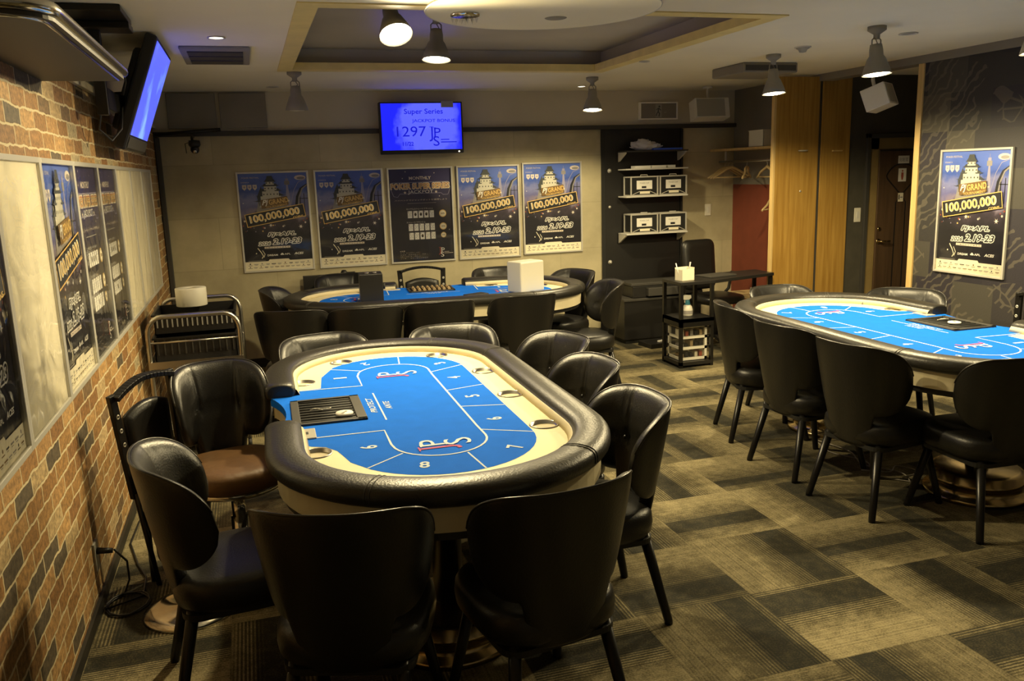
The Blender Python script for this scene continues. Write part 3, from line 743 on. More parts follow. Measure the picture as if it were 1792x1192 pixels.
def make_table():
    t = thing('poker_table', '', 'table')
    # padded rail, open at the dealer's place
    path = stadium(TL, TW, notch=NX); bm = BM(); loops = []; K = 20
    for (x, y), (nx, ny) in path:
        lp = []
        for k in range(K):
            a = 2*pi*k/K; d = .068-.068*math.copysign(abs(cos(a))**.8, cos(a)); z = .772+.040*math.copysign(abs(sin(a))**.75, sin(a))
            lp.append((x-nx*d, y-ny*d, z))
        loops.append(lp)
    r = sheet_loft(bm, loops)
    for e, sgn in ((0, 1), (-1, -1)):
        c = Vector((0, 0, 0))
        for v in r[e]: c += v.co
        c /= K; sc_ = []
        ring2 = [bm.verts.new(c+(v.co-c)*.8+Vector((-sgn*.014, 0, 0))) for v in r[e]]
        for j in range(K):
            f = bm.faces.new((r[e][j], r[e][(j+1) % K], ring2[(j+1) % K], ring2[j])); f.smooth = True
        bm.faces.new(ring2)
    rail = obj('padded_rail', bm, 'leather_rail', t)
    for idx in (14, 26, 44, 52):                           # stitched joints over the rail
        b = BM()
        for off in (-.008, .008):
            (x, y), (nx, ny) = path[idx]; tx, ty = -ny, nx; pts = []
            for k in range(0, 15):
                a = pi*1.15-2*pi*.65*k/14+.25; d = .068-.0685*math.copysign(abs(cos(a))**.8, cos(a)); z = .772+.0405*math.copysign(abs(sin(a))**.75, sin(a))
                pts.append((x-nx*d+tx*off, y-ny*d+ty*off, z+.0002))
            tube(b, pts, .0016, 5)
        obj('stitching', b, 'dark_grey', rail)
    # inner lip
    bm = BM(); loops = []
    for (x, y), (nx, ny) in path: loops.append([(x-nx*d, y-ny*d, z) for d, z in ((.128, .785), (.140, .778), (.152, FZ+.001), (.120, FZ-.002))])
    sheet_loft(bm, loops); obj('inner_lip', bm, 'apron', t)
    # table top with cup holes
    bm = BM(); full = [p for p, _ in stadium(TL-.08, TW-.08, notch=NX-.005)]
    arc = [(-(NX-.005)*(1-2*i/12), -.585+.060*(1-(2*i/12-1)**2)) for i in range(0, 13)]
    out = full+arc
    es = []
    def loop(pts):
        vs = [bm.verts.new((x, y, FZ)) for x, y in pts]
        for i in range(len(vs)): es.append(bm.edges.new((vs[i], vs[(i+1) % len(vs)])))
    loop(out)
    for cx, cy in CUPS: loop([(cx+.052*cos(2*pi*i/24), cy+.052*sin(2*pi*i/24)) for i in range(24)])
    bmesh.ops.triangle_fill(bm, use_beauty=True, use_dissolve=False, edges=es)
    for f in bm.faces:
        f.normal_update()
        if f.normal.z < 0: f.normal_flip()
    bm2 = bm; lo = [bm.verts.new((x, y, FZ-.035)) for x, y in out]; bm.verts.ensure_lookup_table()
    for i in range(len(out)):
        f = bm.faces.new((bm.verts[i], lo[i], lo[(i+1) % len(out)], bm.verts[(i+1) % len(out)])); f.material_index = 1 if i >= len(full)-1 else 0
    obj('table_top', bm, ['cream', 'felt_blue'], t, recalc=False)
    for cx, cy in CUPS:
        b = BM(); lathe(b, [(.058, .001), (.057, .004), (.051, .003), (.050, -.055), (0, -.055)], 28, c=(cx, cy, FZ)); obj('cup_holder', b, 'steel', t)
    # felt with its printed lines
    p = Print('xy', .0006)
    blue = []
    def arcp(cx, cy, rx, ry, a0, a1, n=12): return [(cx+rx*cos(R(a0+(a1-a0)*i/n)), cy+ry*sin(R(a0+(a1-a0)*i/n))) for i in range(n+1)]
    bl = arcp(.575, 0, .355, .350, -52, 90, 18)+arcp(-.575, 0, .355, .350, 90, 232, 18)
    bl += [(-.60, -.345), (-.385, -.362), (-.375, -.53)]
    cutl = [(-.29, -.53), (-.295, -.585)] + [(x, y) for x, y in arc[1:-1]] + [(.295, -.585), (.30, -.53)]
    bl += cutl + [(.36, -.53), (.375, -.50), (.44, -.478), (.475, -.45), (.50, -.40), (.56, -.365), (.62, -.35)] + [(.70, -.332)]
    # drawn as one polygon: order counter-clockwise from the right
    p.poly(bl, 'felt_blue', 1)
    W_ = .0065
    p.line([(-.372, -.50), (-.355, -.177), (-.56, -.177)]+arcp(-.57, 0, .172, .172, 268, 90, 16)+[(-.45, .169), (.45, .169)]+arcp(.57, 0, .172, .172, 90, -88, 16)+[(.56, -.174), (.378, -.174), (.375, -.50)], W_*1.3, 'felt_line', 3)
    for a, q in [((-.76, -.295), (-.665, -.15)), ((-.92, .075), (-.742, .055)), ((-.60, .348), (-.50, .170)), ((-.166, .348), (-.12, .169)), ((.203, .348), (.16, .169)),
                 ((.60, .348), (.50, .170)), ((.92, .085), (.742, .065)), ((.78, -.285), (.67, -.15))]:
        p.line([a, q], W_, 'felt_line', 2)
    p.line([(-.20, -.147), (.24, -.147)], W_, 'felt_line', 3)
    p.text('PROTECT', .0, -.178, .235, .026, 'felt_line', 3, pi, .3, .012)
    p.text('ANTE', .02, -.113, .125, .026, 'felt_line', 3, pi, .3, .012)
    for k, (x, y) in enumerate([(-.55, -.26), (-.81, -.11), (-.67, .25), (-.345, .255), (.02, .255), (.385, .255), (.745, .235), (.815, -.10), (.56, -.255)]):
        if k in (0, 8): ph = -90
        elif k == 1: ph = 195
        elif k == 7: ph = -10
        elif k == 2: ph = 110
        elif k == 6: ph = 65
        else: ph = 90
        w_ = .035 if k else .018
        p.text(str(k+1), x, y, w_, .062, 'felt_line', 3, R(ph+90), 0, .02)
    jps(p, -.52, .0, .15, pi, 4); jps(p, .62, .0, .15, pi, 4)
    p.build('felt', t, loc=(0, 0, FZ))
    # apron and under-body
    for nm, ins, z0, z1, m in (('apron', .035, .655, .742, 'apron'), ('base_rim', .050, .625, .656, 'black_plastic')):
        o = [p_ for p_, _ in stadium(TL-2*ins, TW-2*ins, notch=NX+.01)]+[(-(NX+.01)*(1-2*i/12), -.570+.060*(1-(2*i/12-1)**2)+(ins-.035)) for i in range(0, 13)]
        bm = BM(); prism(bm, o, z0, z1); obj(nm, bm, m, t)
    for sx in (-1, 1):
        b = BM(); lathe(b, [(0, .626), (.12, .626), (.12, .58), (.055, .56), (.055, .15), (0, .15)], 32, c=(sx*.60, 0, 0)); obj('column', b, 'black_metal', t)
        b = BM(); lathe(b, [(0, .146), (.06, .145), (.19, .142), (.215, .13), (.215, .10), (.222, .095), (.222, .08), (.215, .075), (.215, .03), (.245, .022), (.25, 0), (0, 0)], 56, c=(sx*.60, 0, 0))
        obj('pedestal', b, 'brass', t)
    # chip tray, let into the felt
    tx0, tx1, ty0, ty1 = -.175, .205, -.505, -.215
    b = BM(); h = FZ+.0095
    for lo, hi in (((tx0, ty0), (tx0+.018, ty1)), ((tx1-.018, ty0), (tx1, ty1)), ((tx0, ty0), (tx1, ty0+.032)), ((tx0, ty1-.04), (tx1, ty1))): box(b, (*lo, FZ-.002), (*hi, h))
    tr = obj('chip_tray', b, 'dark_grey', t, bevel=.002)
    b = BM(); box(b, (tx0, ty0, FZ), (tx1, ty1, FZ+.0025))
    for i in range(9):
        x = tx0+.03+.0385*(i+.25); tube(b, [(x, ty0+.034, FZ+.003), (x, ty1-.042, FZ+.003)], .0055, 6)
    obj('tray_channels', b, 'black_matte', tr)
    # coin slot plate
    b = BM(); box(b, (.262, -.490, FZ+.001), (.385, -.425, FZ+.007)); sp_ = obj('slot_plate', b, 'alu', t, bevel=.002)
    b = BM(); box(b, (.308, -.463, FZ+.0072), (.338, -.452, FZ+.008)); obj('slot', b, 'black_matte', sp_)
    return t
t1 = make_table(); t1.location = (1.32, -4.51, 0); t1.rotation_euler = (0, 0, 1.553-pi)
t1['label'] = 'blue felt poker table nearest the camera, alongside the brick wall'; t1['group'] = 'oval poker tables'
dup(t1, (4.20, -4.11, 0), -1.582+pi, 'blue felt poker table beside the patterned wallpaper, loose cables under it', 'oval poker tables')
dup(t1, (2.108, -1.403, 0), -.083+pi, 'blue felt poker table under the row of posters, black and white boxes on it', 'oval poker tables')

def on_table(T, x, y, z=0, a=0):
    cx, cy, th = T; c, s = cos(th), sin(th); return (cx+c*x-s*y, cy+s*x+c*y, z), th+a
T1, T2, T3 = (1.32, -4.51, 1.553-pi), (4.20, -4.11, -1.582+pi), (2.108, -1.403, -.083+pi)
def dealer_button(T, x, y, label):
    l, a = on_table(T, x, y, FZ+.0098)
    t = thing('dealer_button', label, 'dealer button', l, a+R(150), 'dealer buttons')
    b = BM(); lathe(b, [(0, 0), (.034, 0), (.036, .004), (.034, .009), (0, .009)], 32); obj('disc', b, 'print_white', t)
    p = Print('xy', .0003); p.text('DEALER', 0, 0, .045, .010, 'ink', 1, 0, 0, .01); p.build('lettering', t, loc=(0, 0, .0092))
    return t
dealer_button(T1, .125, -.30, 'white round dealer button lying in the chip tray of the nearest table')
dealer_button(T2, -.02, -.36, 'white round dealer button in the chip tray of the table by the patterned wall')
for T, x, lb in ((T1, .02, 'small metal clip lying in the chip tray of the nearest table'), (T2, .10, 'small metal clip in the chip tray by the patterned wall')):
    l, a = on_table(T, x, -.40, FZ+.012); b = BM()
    tube(b, [(-.03, 0, 0), (-.01, .012, .003), (.015, 0, 0), (.05, .002, 0), (.055, .012, 0)], .0022, 6); tube(b, [(-.02, .015, 0), (0, 0, .004), (.02, -.012, 0)], .0022, 6)
    tag(obj('tray_clip', b, 'alu', loc=l, rotz=a+pi/2), lb, 'clip')
# chips in the tray of the table under the posters
l, a = on_table(T3, .015, -.36, FZ+.010)
t = thing('chip_rack', 'tray full of beige poker chips on the table under the posters', 'poker chips', l, a)
b = BM()
for i in range(8):
    for j in range(2):
        x = -.145+.041*i; y = -.052+.104*j; tube(b, [(x, y-.045, .004), (x, y+.045, .004)], .012, 12)
obj('chip_row', b, 'tan_wood', t)

# ------------------------------------------------------------------ posters
def poster_frame(t, w, h, m='alu', bar_=.016, depth=.018):
    b = BM(); x, z = w/2, h/2
    for lo, hi in (((-x, -z), (-x+bar_, z)), ((x-bar_, -z), (x, z)), ((-x+bar_, -z), (x-bar_, -z+bar_)), ((-x+bar_, z-bar_), (x-bar_, z))): box(b, (lo[0], -depth, lo[1]), (hi[0], 0, hi[1]))
    obj('frame', b, m, t, bevel=.002)
def small_marks(p, x0, x1, y, n, h, layer, seed):
    rnd = random.Random(seed)
    for i in range(n):
        x = x0+(x1-x0)*(i+.5)/n; w = (x1-x0)/n*rnd.uniform(.3, .42)
        k = rnd.choice(['ink', 'print_grey', 'gold_dark', 'print_grey'])
        if rnd.random() < .4: p.disc(x, y+h*.35, h*.35, k, layer, n=10); p.rect(x-w, y-h*.5, x+w, y-h*.3, k, layer)
        else: p.rect(x-w, y-h*.12, x+w, y+h*.22, k, layer); p.rect(x-w*.7, y-h*.5, x+w*.6, y-h*.34, 'print_grey', layer)
def event_poster(t, w=.624, h=.893):
    p = Print('xz'); X = lambda u: -w/2+.014+u*(w-.028); Y = lambda v: h/2-.014-v*(h-.028)
    p.rect(X(0), Y(1), X(1), Y(0), 'print_sky', 1)
    # small tower, round lantern, arched steel structure
    tw = 'print_tower'
    p.poly([(X(.665), Y(.37)), (X(.745), Y(.37)), (X(.715), Y(.12)), (X(.69), Y(.12))], tw, 2); p.rect(X(.665), Y(.125), X(.74), Y(.085), 'print_grey', 3); p.rect(X(.68), Y(.085), X(.725), Y(.06), tw, 3); p.rect(X(.70), Y(.06), X(.705), Y(.03), tw, 3)
    p.disc(X(.90), Y(.055), .05, 'print_glow', 2, .022); p.disc(X(.91), Y(.06), .035, 'print_grey', 3, .012)
    for k, m in ((0, 'ink'), (1, 'print_grey')):
        p.line([(X(.80+.03*k), Y(.42)), (X(.84+.03*k), Y(.25)), (X(.90+.02*k), Y(.17)), (X(.998), Y(.13))], .022-.010*k, m, 3+k)
    p.line([(X(.74), Y(.33)), (X(.80), Y(.18)), (X(.87), Y(.10)), (X(.998), Y(.07))], .005, 'print_tower', 3)
    p.line([(X(.88), Y(.42)), (X(.88), Y(.25))], .008, 'ink', 4); p.line([(X(.94), Y(.42)), (X(.94), Y(.22))], .006, 'ink', 4); p.line([(X(.86), Y(.27)), (X(.998), Y(.27))], .006, 'ink', 4)
    # generic stepped castle
    c = .455
    p.poly([(X(.20), Y(.47)), (X(.70), Y(.47)), (X(.66), Y(.28)), (X(.27), Y(.28))], 'print_grey', 3)
    tiers = [(.070, .12, .070), (.115, .175, .105), (.165, .235, .140), (.215, .30, .175), (.27, .345, .205)]
    lay = 4
    for i, (y0, y1, hw) in reversed(list(enumerate(tiers))):
        p.rect(X(c-hw*.85), Y(y1), X(c+hw*.85), Y(y0+.012), 'castle_wall', lay)
        for q in range(3+i): 
            xx = c-hw*.7+hw*1.4*q/(2+i); p.rect(X(xx-.008), Y(y1-.012), X(xx+.008), Y(y1-.026), 'castle_roof', lay+1)
        p.poly([(X(c-hw*1.3), Y(y0+.012)), (X(c-hw*1.05), Y(y0+.012)), (X(c-hw*.78), Y(y0-.008)), (X(c+hw*.78), Y(y0-.008)), (X(c+hw*1.05), Y(y0+.012)), (X(c+hw*1.3), Y(y0+.012)), (X(c+hw), Y(y0+.020)), (X(c-hw), Y(y0+.020))], 'castle_roof', lay+2)
        if i in (2, 4): p.poly([(X(c-.07), Y(y0+.022)), (X(c+.07), Y(y0+.022)), (X(c), Y(y0-.035))], 'castle_wall', lay+3)
        lay += 4
    p.poly([(X(c-.05), Y(.062)), (X(c+.05), Y(.062)), (X(c+.035), Y(.03)), (X(c-.035), Y(.03))], 'castle_roof', lay)
    p.poly([(X(c-.17), Y(.345)), (X(c-.20), Y(.24)), (X(c-.13), Y(.13)), (X(c-.10), Y(.25))], 'castle_roof', 4)
    # crests and heading on the left
    for k in range(3):
        x = .055+.075*k; p.poly([(X(x), Y(.115)), (X(x+.06), Y(.115)), (X(x+.06), Y(.15)), (X(x+.03), Y(.172)), (X(x), Y(.15))], 'print_glow', 4); p.disc(X(x+.03), Y(.138), .009, 'print_tower', 5, n=10)
    p.text('POKER FESTIVAL', X(.18), Y(.045), .15, .014, 'print_glow', 4); p.text('OSAKA', X(.10), Y(.09), .07, .010, 'print_glow', 4)
    # lights of the town
    rnd = random.Random(5)
    for k in range(34):
        x, y = rnd.uniform(.02, .98), rnd.uniform(.38, .60); p.disc(X(x), Y(y), rnd.uniform(.003, .010), rnd.choice(['print_glow', 'gold', 'print_red', 'print_tower', 'print_grey']), 5, n=8)
    for x, y, r in ((.86, .56, .022), (.42, .535, .02), (.71, .29, .014), (.05, .30, .008), (.33, .56, .01), (.60, .55, .012)):
        p.poly([(X(x)+r*(1 if k % 2 == 0 else .32)*cos(pi*k/6), Y(y)+r*(1 if k % 2 == 0 else .32)*sin(pi*k/6)) for k in range(12)], 'print_glow', 6); p.disc(X(x), Y(y), r*.4, 'print_white', 7, n=10)
    a = R(7); L0 = 30
    p.rect(X(.30), Y(.345), X(.70), Y(.255), 'gold_dark', L0-2, a)
    p.text('Pj', X(.365), Y(.305), .06, .058, 'print_white', L0+1, a, .4, .02); p.text('GRAND', X(.56), Y(.288), .17, .045, 'gold', L0+1, a, 0, .02); p.text('TOURNAMENT', X(.53), Y(.338), .19, .020, 'gold', L0+1, a, 0, .01)
    a = R(9)
    def band(dx, dy, m, l): p.rect(X(.5)-dx, Y(.435)-dy, X(.5)+dx, Y(.435)+dy, m, l, a)
    band(.262, .058, 'gold', L0+2); band(.256, .052, 'ink', L0+3); band(.250, .046, 'ink', L0+4)
    p.text('100,000,000', X(.49), Y(.436), .445, .078, 'print_cream', L0+5, a, 0, .035); p.text('100,000,000', X(.49), Y(.436), .43, .068, 'gold_dark', L0+6, a, 0, .018); p.text('100,000,000', X(.49), Y(.436), .425, .064, 'gold', L0+7, a, 0, .0)
    p.text('COINS', X(.83), Y(.455), .09, .018, 'gold', L0+7, a, 0, .02)
    # lower block
    for t_, x, y, tw_, th_ in (('Pj×APL', .57, .632, .245, .040), ('2.19-23', .64, .705, .255, .050), ('2026', .305, .722, .105, .030)):
        
        for q in range(8): p.text(t_, X(x)+.0062*cos(pi*q/4), Y(y)+.0062*sin(pi*q/4), tw_, th_, 'print_white', 8+q*.1, R(1), .25, .02)
        p.text(t_, X(x), Y(y), tw_, th_, 'ink', 10, R(1), .25, .015)
    p.poly([(X(u), Y(v)) for u, v in ((.30, .755), (.68, .755), (.68, .775), (.30, .775))], 'print_glow', 8); small_marks(p, X(.31), X(.67), Y(.765), 9, .010, 9, 3)
    p.line([(X(.20), Y(.765)), (X(.245), Y(.81)), (X(.275), Y(.85)), (X(.25), Y(.875))], .007, 'print_cream', 8); p.line([(X(.265), Y(.79)), (X(.30), Y(.83)), (X(.28), Y(.865))], .005, 'print_cream', 8); p.disc(X(.175), Y(.82), .006, 'print_cream', 8, n=8)
    p.text('DREAM', X(.41), Y(.845), .09, .016, 'print_white', 8, 0, 0, .03); p.text('♣APL', X(.60), Y(.84), .09, .022, 'print_white', 8, 0, 0, .02); p.text('ACES', X(.80), Y(.838), .085, .020, 'print_white', 8, 0, .3, .03)
    p.rect(X(0), Y(1), X(1), Y(.905), 'print_cream', 8); p.poly([(X(.34), Y(.905)), (X(.36), Y(.888)), (X(.64), Y(.888)), (X(.66), Y(.905))], 'print_cream', 8); p.rect(X(.05), Y(.898), X(.30), Y(.894), 'print_grey', 8)
    small_marks(p, X(.03), X(.97), Y(.935), 11, .018, 9, 1); small_marks(p, X(.03), X(.97), Y(.967), 12, .015, 9, 2)
    p.build('printed_sheet', t, loc=(0, -.004, 0))
def jackpot_poster(t, w=.624, h=.893):
    p = Print('xz'); X = lambda u: -w/2+.014+u*(w-.028); Y = lambda v: h/2-.014-v*(h-.028)
    p.rect(X(0), Y(1), X(1), Y(0), 'print_purple', 1)
    for u, v in ((.27, .03), (.73, .05), (.22, .10), (.80, .30), (.94, .67)): p.disc(X(u), Y(v), .005, 'print_glow', 2, n=8)
    p.text('MONTHLY', X(.5), Y(.10), .21, .030, 'print_glow', 2, 0, 0, .02)
    p.line([(X(a), Y(b)) for a, b in ((.05, .145), (.95, .145), (.985, .21), (.94, .285), (.86, .285), (.83, .265), (.17, .265), (.13, .30), (.07, .29), (.02, .20))], .004, 'print_tower', 2, closed=True)
    p.text('POKER SUPER SERIES', X(.5), Y(.185), .57, .062, 'print_cream', 3, 0, 0, .07); p.text('POKER SUPER SERIES', X(.5), Y(.185), .555, .050, 'print_red', 4, 0, 0, .03); p.text('POKER SUPER SERIES', X(.5), Y(.187), .55, .044, 'gold', 5, 0, 0, .0)
    p.text('JACKPOT', X(.5), Y(.252), .24, .040, 'print_white', 3)
    for u in (.25, .75): p.poly([(X(u)+.016*(1 if k % 2 == 0 else .42)*sin(pi*k/5), Y(.252)+.016*(1 if k % 2 == 0 else .42)*cos(pi*k/5)) for k in range(10)], 'print_glow', 3)
    p.text('ハイハンドでジャックポットを獲得しよう', X(.5), Y(.335), .50, .014, 'print_glow', 3); p.rect(X(.28), Y(.372), X(.74), Y(.367), 'print_grey', 3)
    p.text('ロイヤルストレートフラッシュ', X(.47), Y(.43), .25, .014, 'print_white', 3); p.text('ストレートフラッシュ', X(.40), Y(.575), .18, .014, 'print_white', 3)
    rnd = random.Random(9)
    for v, x0, cr_ in ((.49, .31, .035), (.63, .315, .034), (.725, .32, .026)):
        for k in range(5):
            cx = X(x0+.088*k); p.rect(cx-.021, Y(v)-.033, cx+.021, Y(v)+.033, 'print_white', 3)
            if v < .5 and k in (1, 2, 3) or v > .7 and k == 2: p.disc(cx, Y(v), .011, 'ink', 4, .015, n=12); p.disc(cx, Y(v)+.004, .005, 'gold_dark', 5, n=8)
            else:
                for a, c_ in ((-.009, .012), (.009, .012), (0, 0), (-.009, -.012), (.009, -.012))[: 5 if k % 2 == 0 else 4]: p.disc(cx+a, Y(v)+c_, .0035, 'print_grey', 4, n=8)
            p.rect(cx-.018, Y(v)+.022, cx-.012, Y(v)+.029, 'ink', 4)
        cx = X(.84); p.disc(cx, Y(v), cr_, 'gold', 3, n=24); p.disc(cx, Y(v), cr_*.8, 'print_cream', 4, n=24); p.text({.49: '50%', .63: '20%', .725: '5%'}[v], cx, Y(v), cr_*1.1, cr_*.45, 'gold_dark', 5, 0, 0, .02)
    p.text('※注意', X(.16), Y(.885), .05, .012, 'print_glow', 3)
    for k in range(4): small_marks(p, X(.12), X(.45+.12*(k % 2)), Y(.905+.02*k), 14, .008, 3, 20+k)
    jps(p, X(.80), Y(.91), .07, 0, 3, 'print_red', 'print_white'); p.rect(X(.84), Y(.915), X(.92), Y(.911), 'print_glow', 3); p.rect(X(.84), Y(.93), X(.985), Y(.925), 'print_glow', 3)
    p.build('printed_sheet', t, loc=(0, -.004, 0))
def finish(t, w, h, name, sheet):
    b = BM(); box(b, (-w/2+.01, -.003, -h/2+.01), (w/2-.01, 0, h/2-.01)); obj('backing_board', b, 'dark_grey', t)
    b = BM(); k = [b.verts.new(v) for v in ((-w/2+.015, -.0175, -h/2+.015), (w/2-.015, -.0175, -h/2+.015), (w/2-.015, -.0175, h/2-.015), (-w/2+.015, -.0175, h/2-.015))]; b.faces.new(k)
    obj('clear_cover', b, name, t, recalc=False)
PW, PH = .624, .893
ZB = 1.772-PH/2
g = 'event posters with the gold banner'
ep = thing('framed_poster', 'leftmost of the four castle event posters on the concrete back wall', 'poster', (.636+PW/2, -.002, ZB), 0, g)
poster_frame(ep, PW, PH); event_poster(ep); finish(ep, PW, PH, 'acrylic_flat', 1)
dup(ep, (1.308+PW/2, -.002, ZB), 0, 'castle event poster directly left of the jackpot poster', g)
dup(ep, (2.635+PW/2, -.002, ZB), 0, 'castle event poster directly right of the jackpot poster', g)
dup(ep, (3.291+PW/2, -.002, ZB+.012), 0, 'rightmost castle event poster on the back wall, nearest the black shelf wall', g)
dup(ep, (RX-.002, -2.835-PW/2, 1.76-PH/2), -pi/2, 'castle event poster hanging alone on the dark patterned wallpaper', g)
jp_ = thing('framed_poster', 'dark jackpot poster with rows of playing cards on the back wall', 'poster', (1.972+PW/2, -.002, ZB), 0, 'jackpot posters')
poster_frame(jp_, PW, PH); jackpot_poster(jp_); finish(jp_, PW, PH, 'acrylic_flat', 1)
# framed panels along the brick wall, all in one rail height
LW, LH, LZ = .62, .90, 1.352
blank = None; lay = [(-5.76, 'e'), (-5.14, 'b'), (-4.52, 'e'), (-3.90, 'j'), (-3.28, 'j2'), (-2.66, 'b'), (-2.04, 'b'), (-1.42, 'b')]
names_ = {-5.76: 'castle event poster at the left picture edge on the brick wall, white foot strip', -5.14: 'blank beige board on the brick wall, widest in view, with rippled shiny cover',
 -4.52: 'castle event poster on the brick wall, between the wide blank board and the jackpot posters', -3.90: 'dark jackpot poster on the brick wall, nearer of the two',
 -3.28: 'dark jackpot poster on the brick wall, farther of the two', -2.66: 'blank shiny board on the brick wall, next after the jackpot posters', -2.04: 'blank shiny board on the brick wall, second from the far corner', -1.42: 'blank shiny board on the brick wall, the last one before the corner'}
def wall_panel(kind, y, lb):
    t = thing('framed_board' if kind == 'b' else 'framed_poster', lb, 'board' if kind == 'b' else 'poster', (.002, y+LW/2, LZ), pi/2, 'framed boards along the brick wall')
    poster_frame(t, LW, LH, bar_=.02, depth=.022)
    if kind == 'b':
        b = BM(); box(b, (-LW/2+.018, -.012, -LH/2+.018), (LW/2-.018, -.002, LH/2-.018)); obj('board', b, 'blank_board', t)
    elif kind == 'e': event_poster(t, LW, LH)
    else: jackpot_poster(t, LW, LH)
    finish(t, LW, LH, 'acrylic', 1); return t
first = {}
for y, k in lay:
    kk = k[0]
    if kk in first: dup(first[kk], (.002, y+LW/2, LZ), pi/2, names_[y])
    else: first[kk] = wall_panel(kk, y, names_[y])

# ------------------------------------------------------------------ screens
tv = thing('wall_screen', 'lit blue television with tournament lettering above the jackpot poster', 'television', (2.30, -.13, 2.125))
b = BM(); box(b, (-.385, -.02, -.235), (.385, .05, .225)); obj('casing', b, 'black_plastic', tv, bevel=.006)
b = BM(); box(b, (-.12, .045, -.1), (.12, .128, .1)); obj('wall_bracket', b, 'black_metal', tv)
p = Print('xz', .0008); p.rect(-.37, -.20, .37, .213, 'screen_blue', 1)
p.text('Super Series', .02, .135, .36, .060, 'screen_text', 2, 0, 0, .012); p.text('JACKPOT BONUS', .11, .055, .40, .036, 'screen_text', 2, 0, 0, .01)
p.text('1297', -.10, -.035, .27, .090, 'screen_text', 2); p.text('11/22', -.135, -.145, .10, .036, 'screen_text', 2, 0, 0, .02)
jps(p, .12, -.075, .13, 0, 2, 'screen_text', 'screen_text'); p.rect(.17, -.115, .25, -.107, 'screen_text', 2); p.rect(.17, -.138, .32, -.129, 'screen_text', 2)
p.build('screen', tv, loc=(0, -.0205, 0))
b = BM(); box(b, (.185, -.024, .175), (.30, .0, .232)); obj('sensor_box', b, 'grey_plastic', tv, bevel=.003)
b = BM(); lathe(b, [(0, 0), (.006, 0), (.006, .003), (0, .003)], 10, M4=Matrix.Translation((.34, -.021, -.221)) @ Matrix.Rotation(pi/2, 4, 'X')); obj('power_light', b, 'downlight', tv)

st = thing('ceiling_screen', 'tilted television on a ceiling pole, light blue picture, above the framed boards', 'television', (.25, -2.70, 2.16))
tilt = R(21)
MT = Matrix.Rotation(tilt, 4, 'Y')                    # local x faces the room, top leans out
def tb(lo, hi, nm, m, bev=.004):
    b = BM(); box(b, lo, hi); 
    for v in b.verts: v.co = MT @ v.co
    return obj(nm, b, m, st, bevel=bev)
tb((-.06, -.42, -.31), (0, .42, .295), 'casing', 'black_plastic', .012)
tb((-.11, -.30, -.22), (-.06, .30, .22), 'rear_cover', 'black_matte', .02)
tb((-.003, -.40, -.295), (.006, .40, -.235), 'speaker_bar', 'dark_grey', .003)
b = BM(); v_ = [b.verts.new(MT @ Vector(q)) for q in ((.0015, -.395, -.225), (.0015, .395, -.225), (.0015, .395, .275), (.0015, -.395, .275))]; f = b.faces.new(v_)
f.normal_update()
if f.normal.x < 0: f.normal_flip()
obj('screen', b, 'screen_side', st, recalc=False)
b = BM(); bar(b, (-.14, -.78, -.14), (-.14, -.78, .29), .05, .05); obj('pole', b, 'black_metal', st, bevel=.004)
b = BM(); box(b, (-.248, -1.12, .27), (.02, -.74, .296)); box(b, (-.24, -.86, .24), (.02, -.70, .27)); obj('ceiling_plate', b, 'black_metal', st, bevel=.003)
b = BM(); bar(b, (-.14, -.78, -.06), (-.14, -.50, -.06), .05, .10); bar(b, (-.14, -.54, -.06), (-.11, -.20, -.05), .04, .09); bar(b, (-.135, -.22, -.05), (-.08, -.10, -.04), .05, .14); obj('swivel_arm', b, 'black_metal', st, bevel=.004)
b = BM()
tube(b, [(-.13, -.76, .06), (-.09, -.72, .12), (-.05, -.66, .10), (-.05, -.60, .03), (-.08, -.5, -.02)], .005, 6); tube(b, [(-.15, -.76, -.10), (-.18, -.70, -.20), (-.14, -.62, -.25), (-.10, -.54, -.19), (-.10, -.42, -.08)], .005, 6); tube(b, [(-.10, -.42, -.08), (-.09, -.30, -.05)], .005, 6)
obj('cable', b, 'cable', st)

# dark tray shelf high on the brick wall at the left
oh = thing('overhead_shelf', 'dark overhead shelf with rounded silver rim above the framed boards, top left', 'shelf', (0, -4.9, 2.10))
ol = [(0, .72), (.26, .72)]+[(.30-.05+.05*cos(R(a)), .66+.06*sin(R(a))) for a in range(90, -1, -15)]+[(.30, -.55)]+[(.30-.12+.12*cos(R(a)), -.60+.12*sin(R(a))) for a in range(0, -91, -10)]+[(0, -.76)]
b = BM(); prism(b, ol, 0, .045); obj('board', b, 'dark_grey', oh)
b = BM(); tube(b, [(x, y, .028) for x, y in ol[1:-1]]+[(0.0, -.76, .028)], .018, 12); obj('rim', b, 'chrome', oh)
b = BM(); tube(b, [(x-.02, y, .0) for x, y in ol[8:-1]], .006, 8); obj('lower_rim', b, 'chrome', oh)

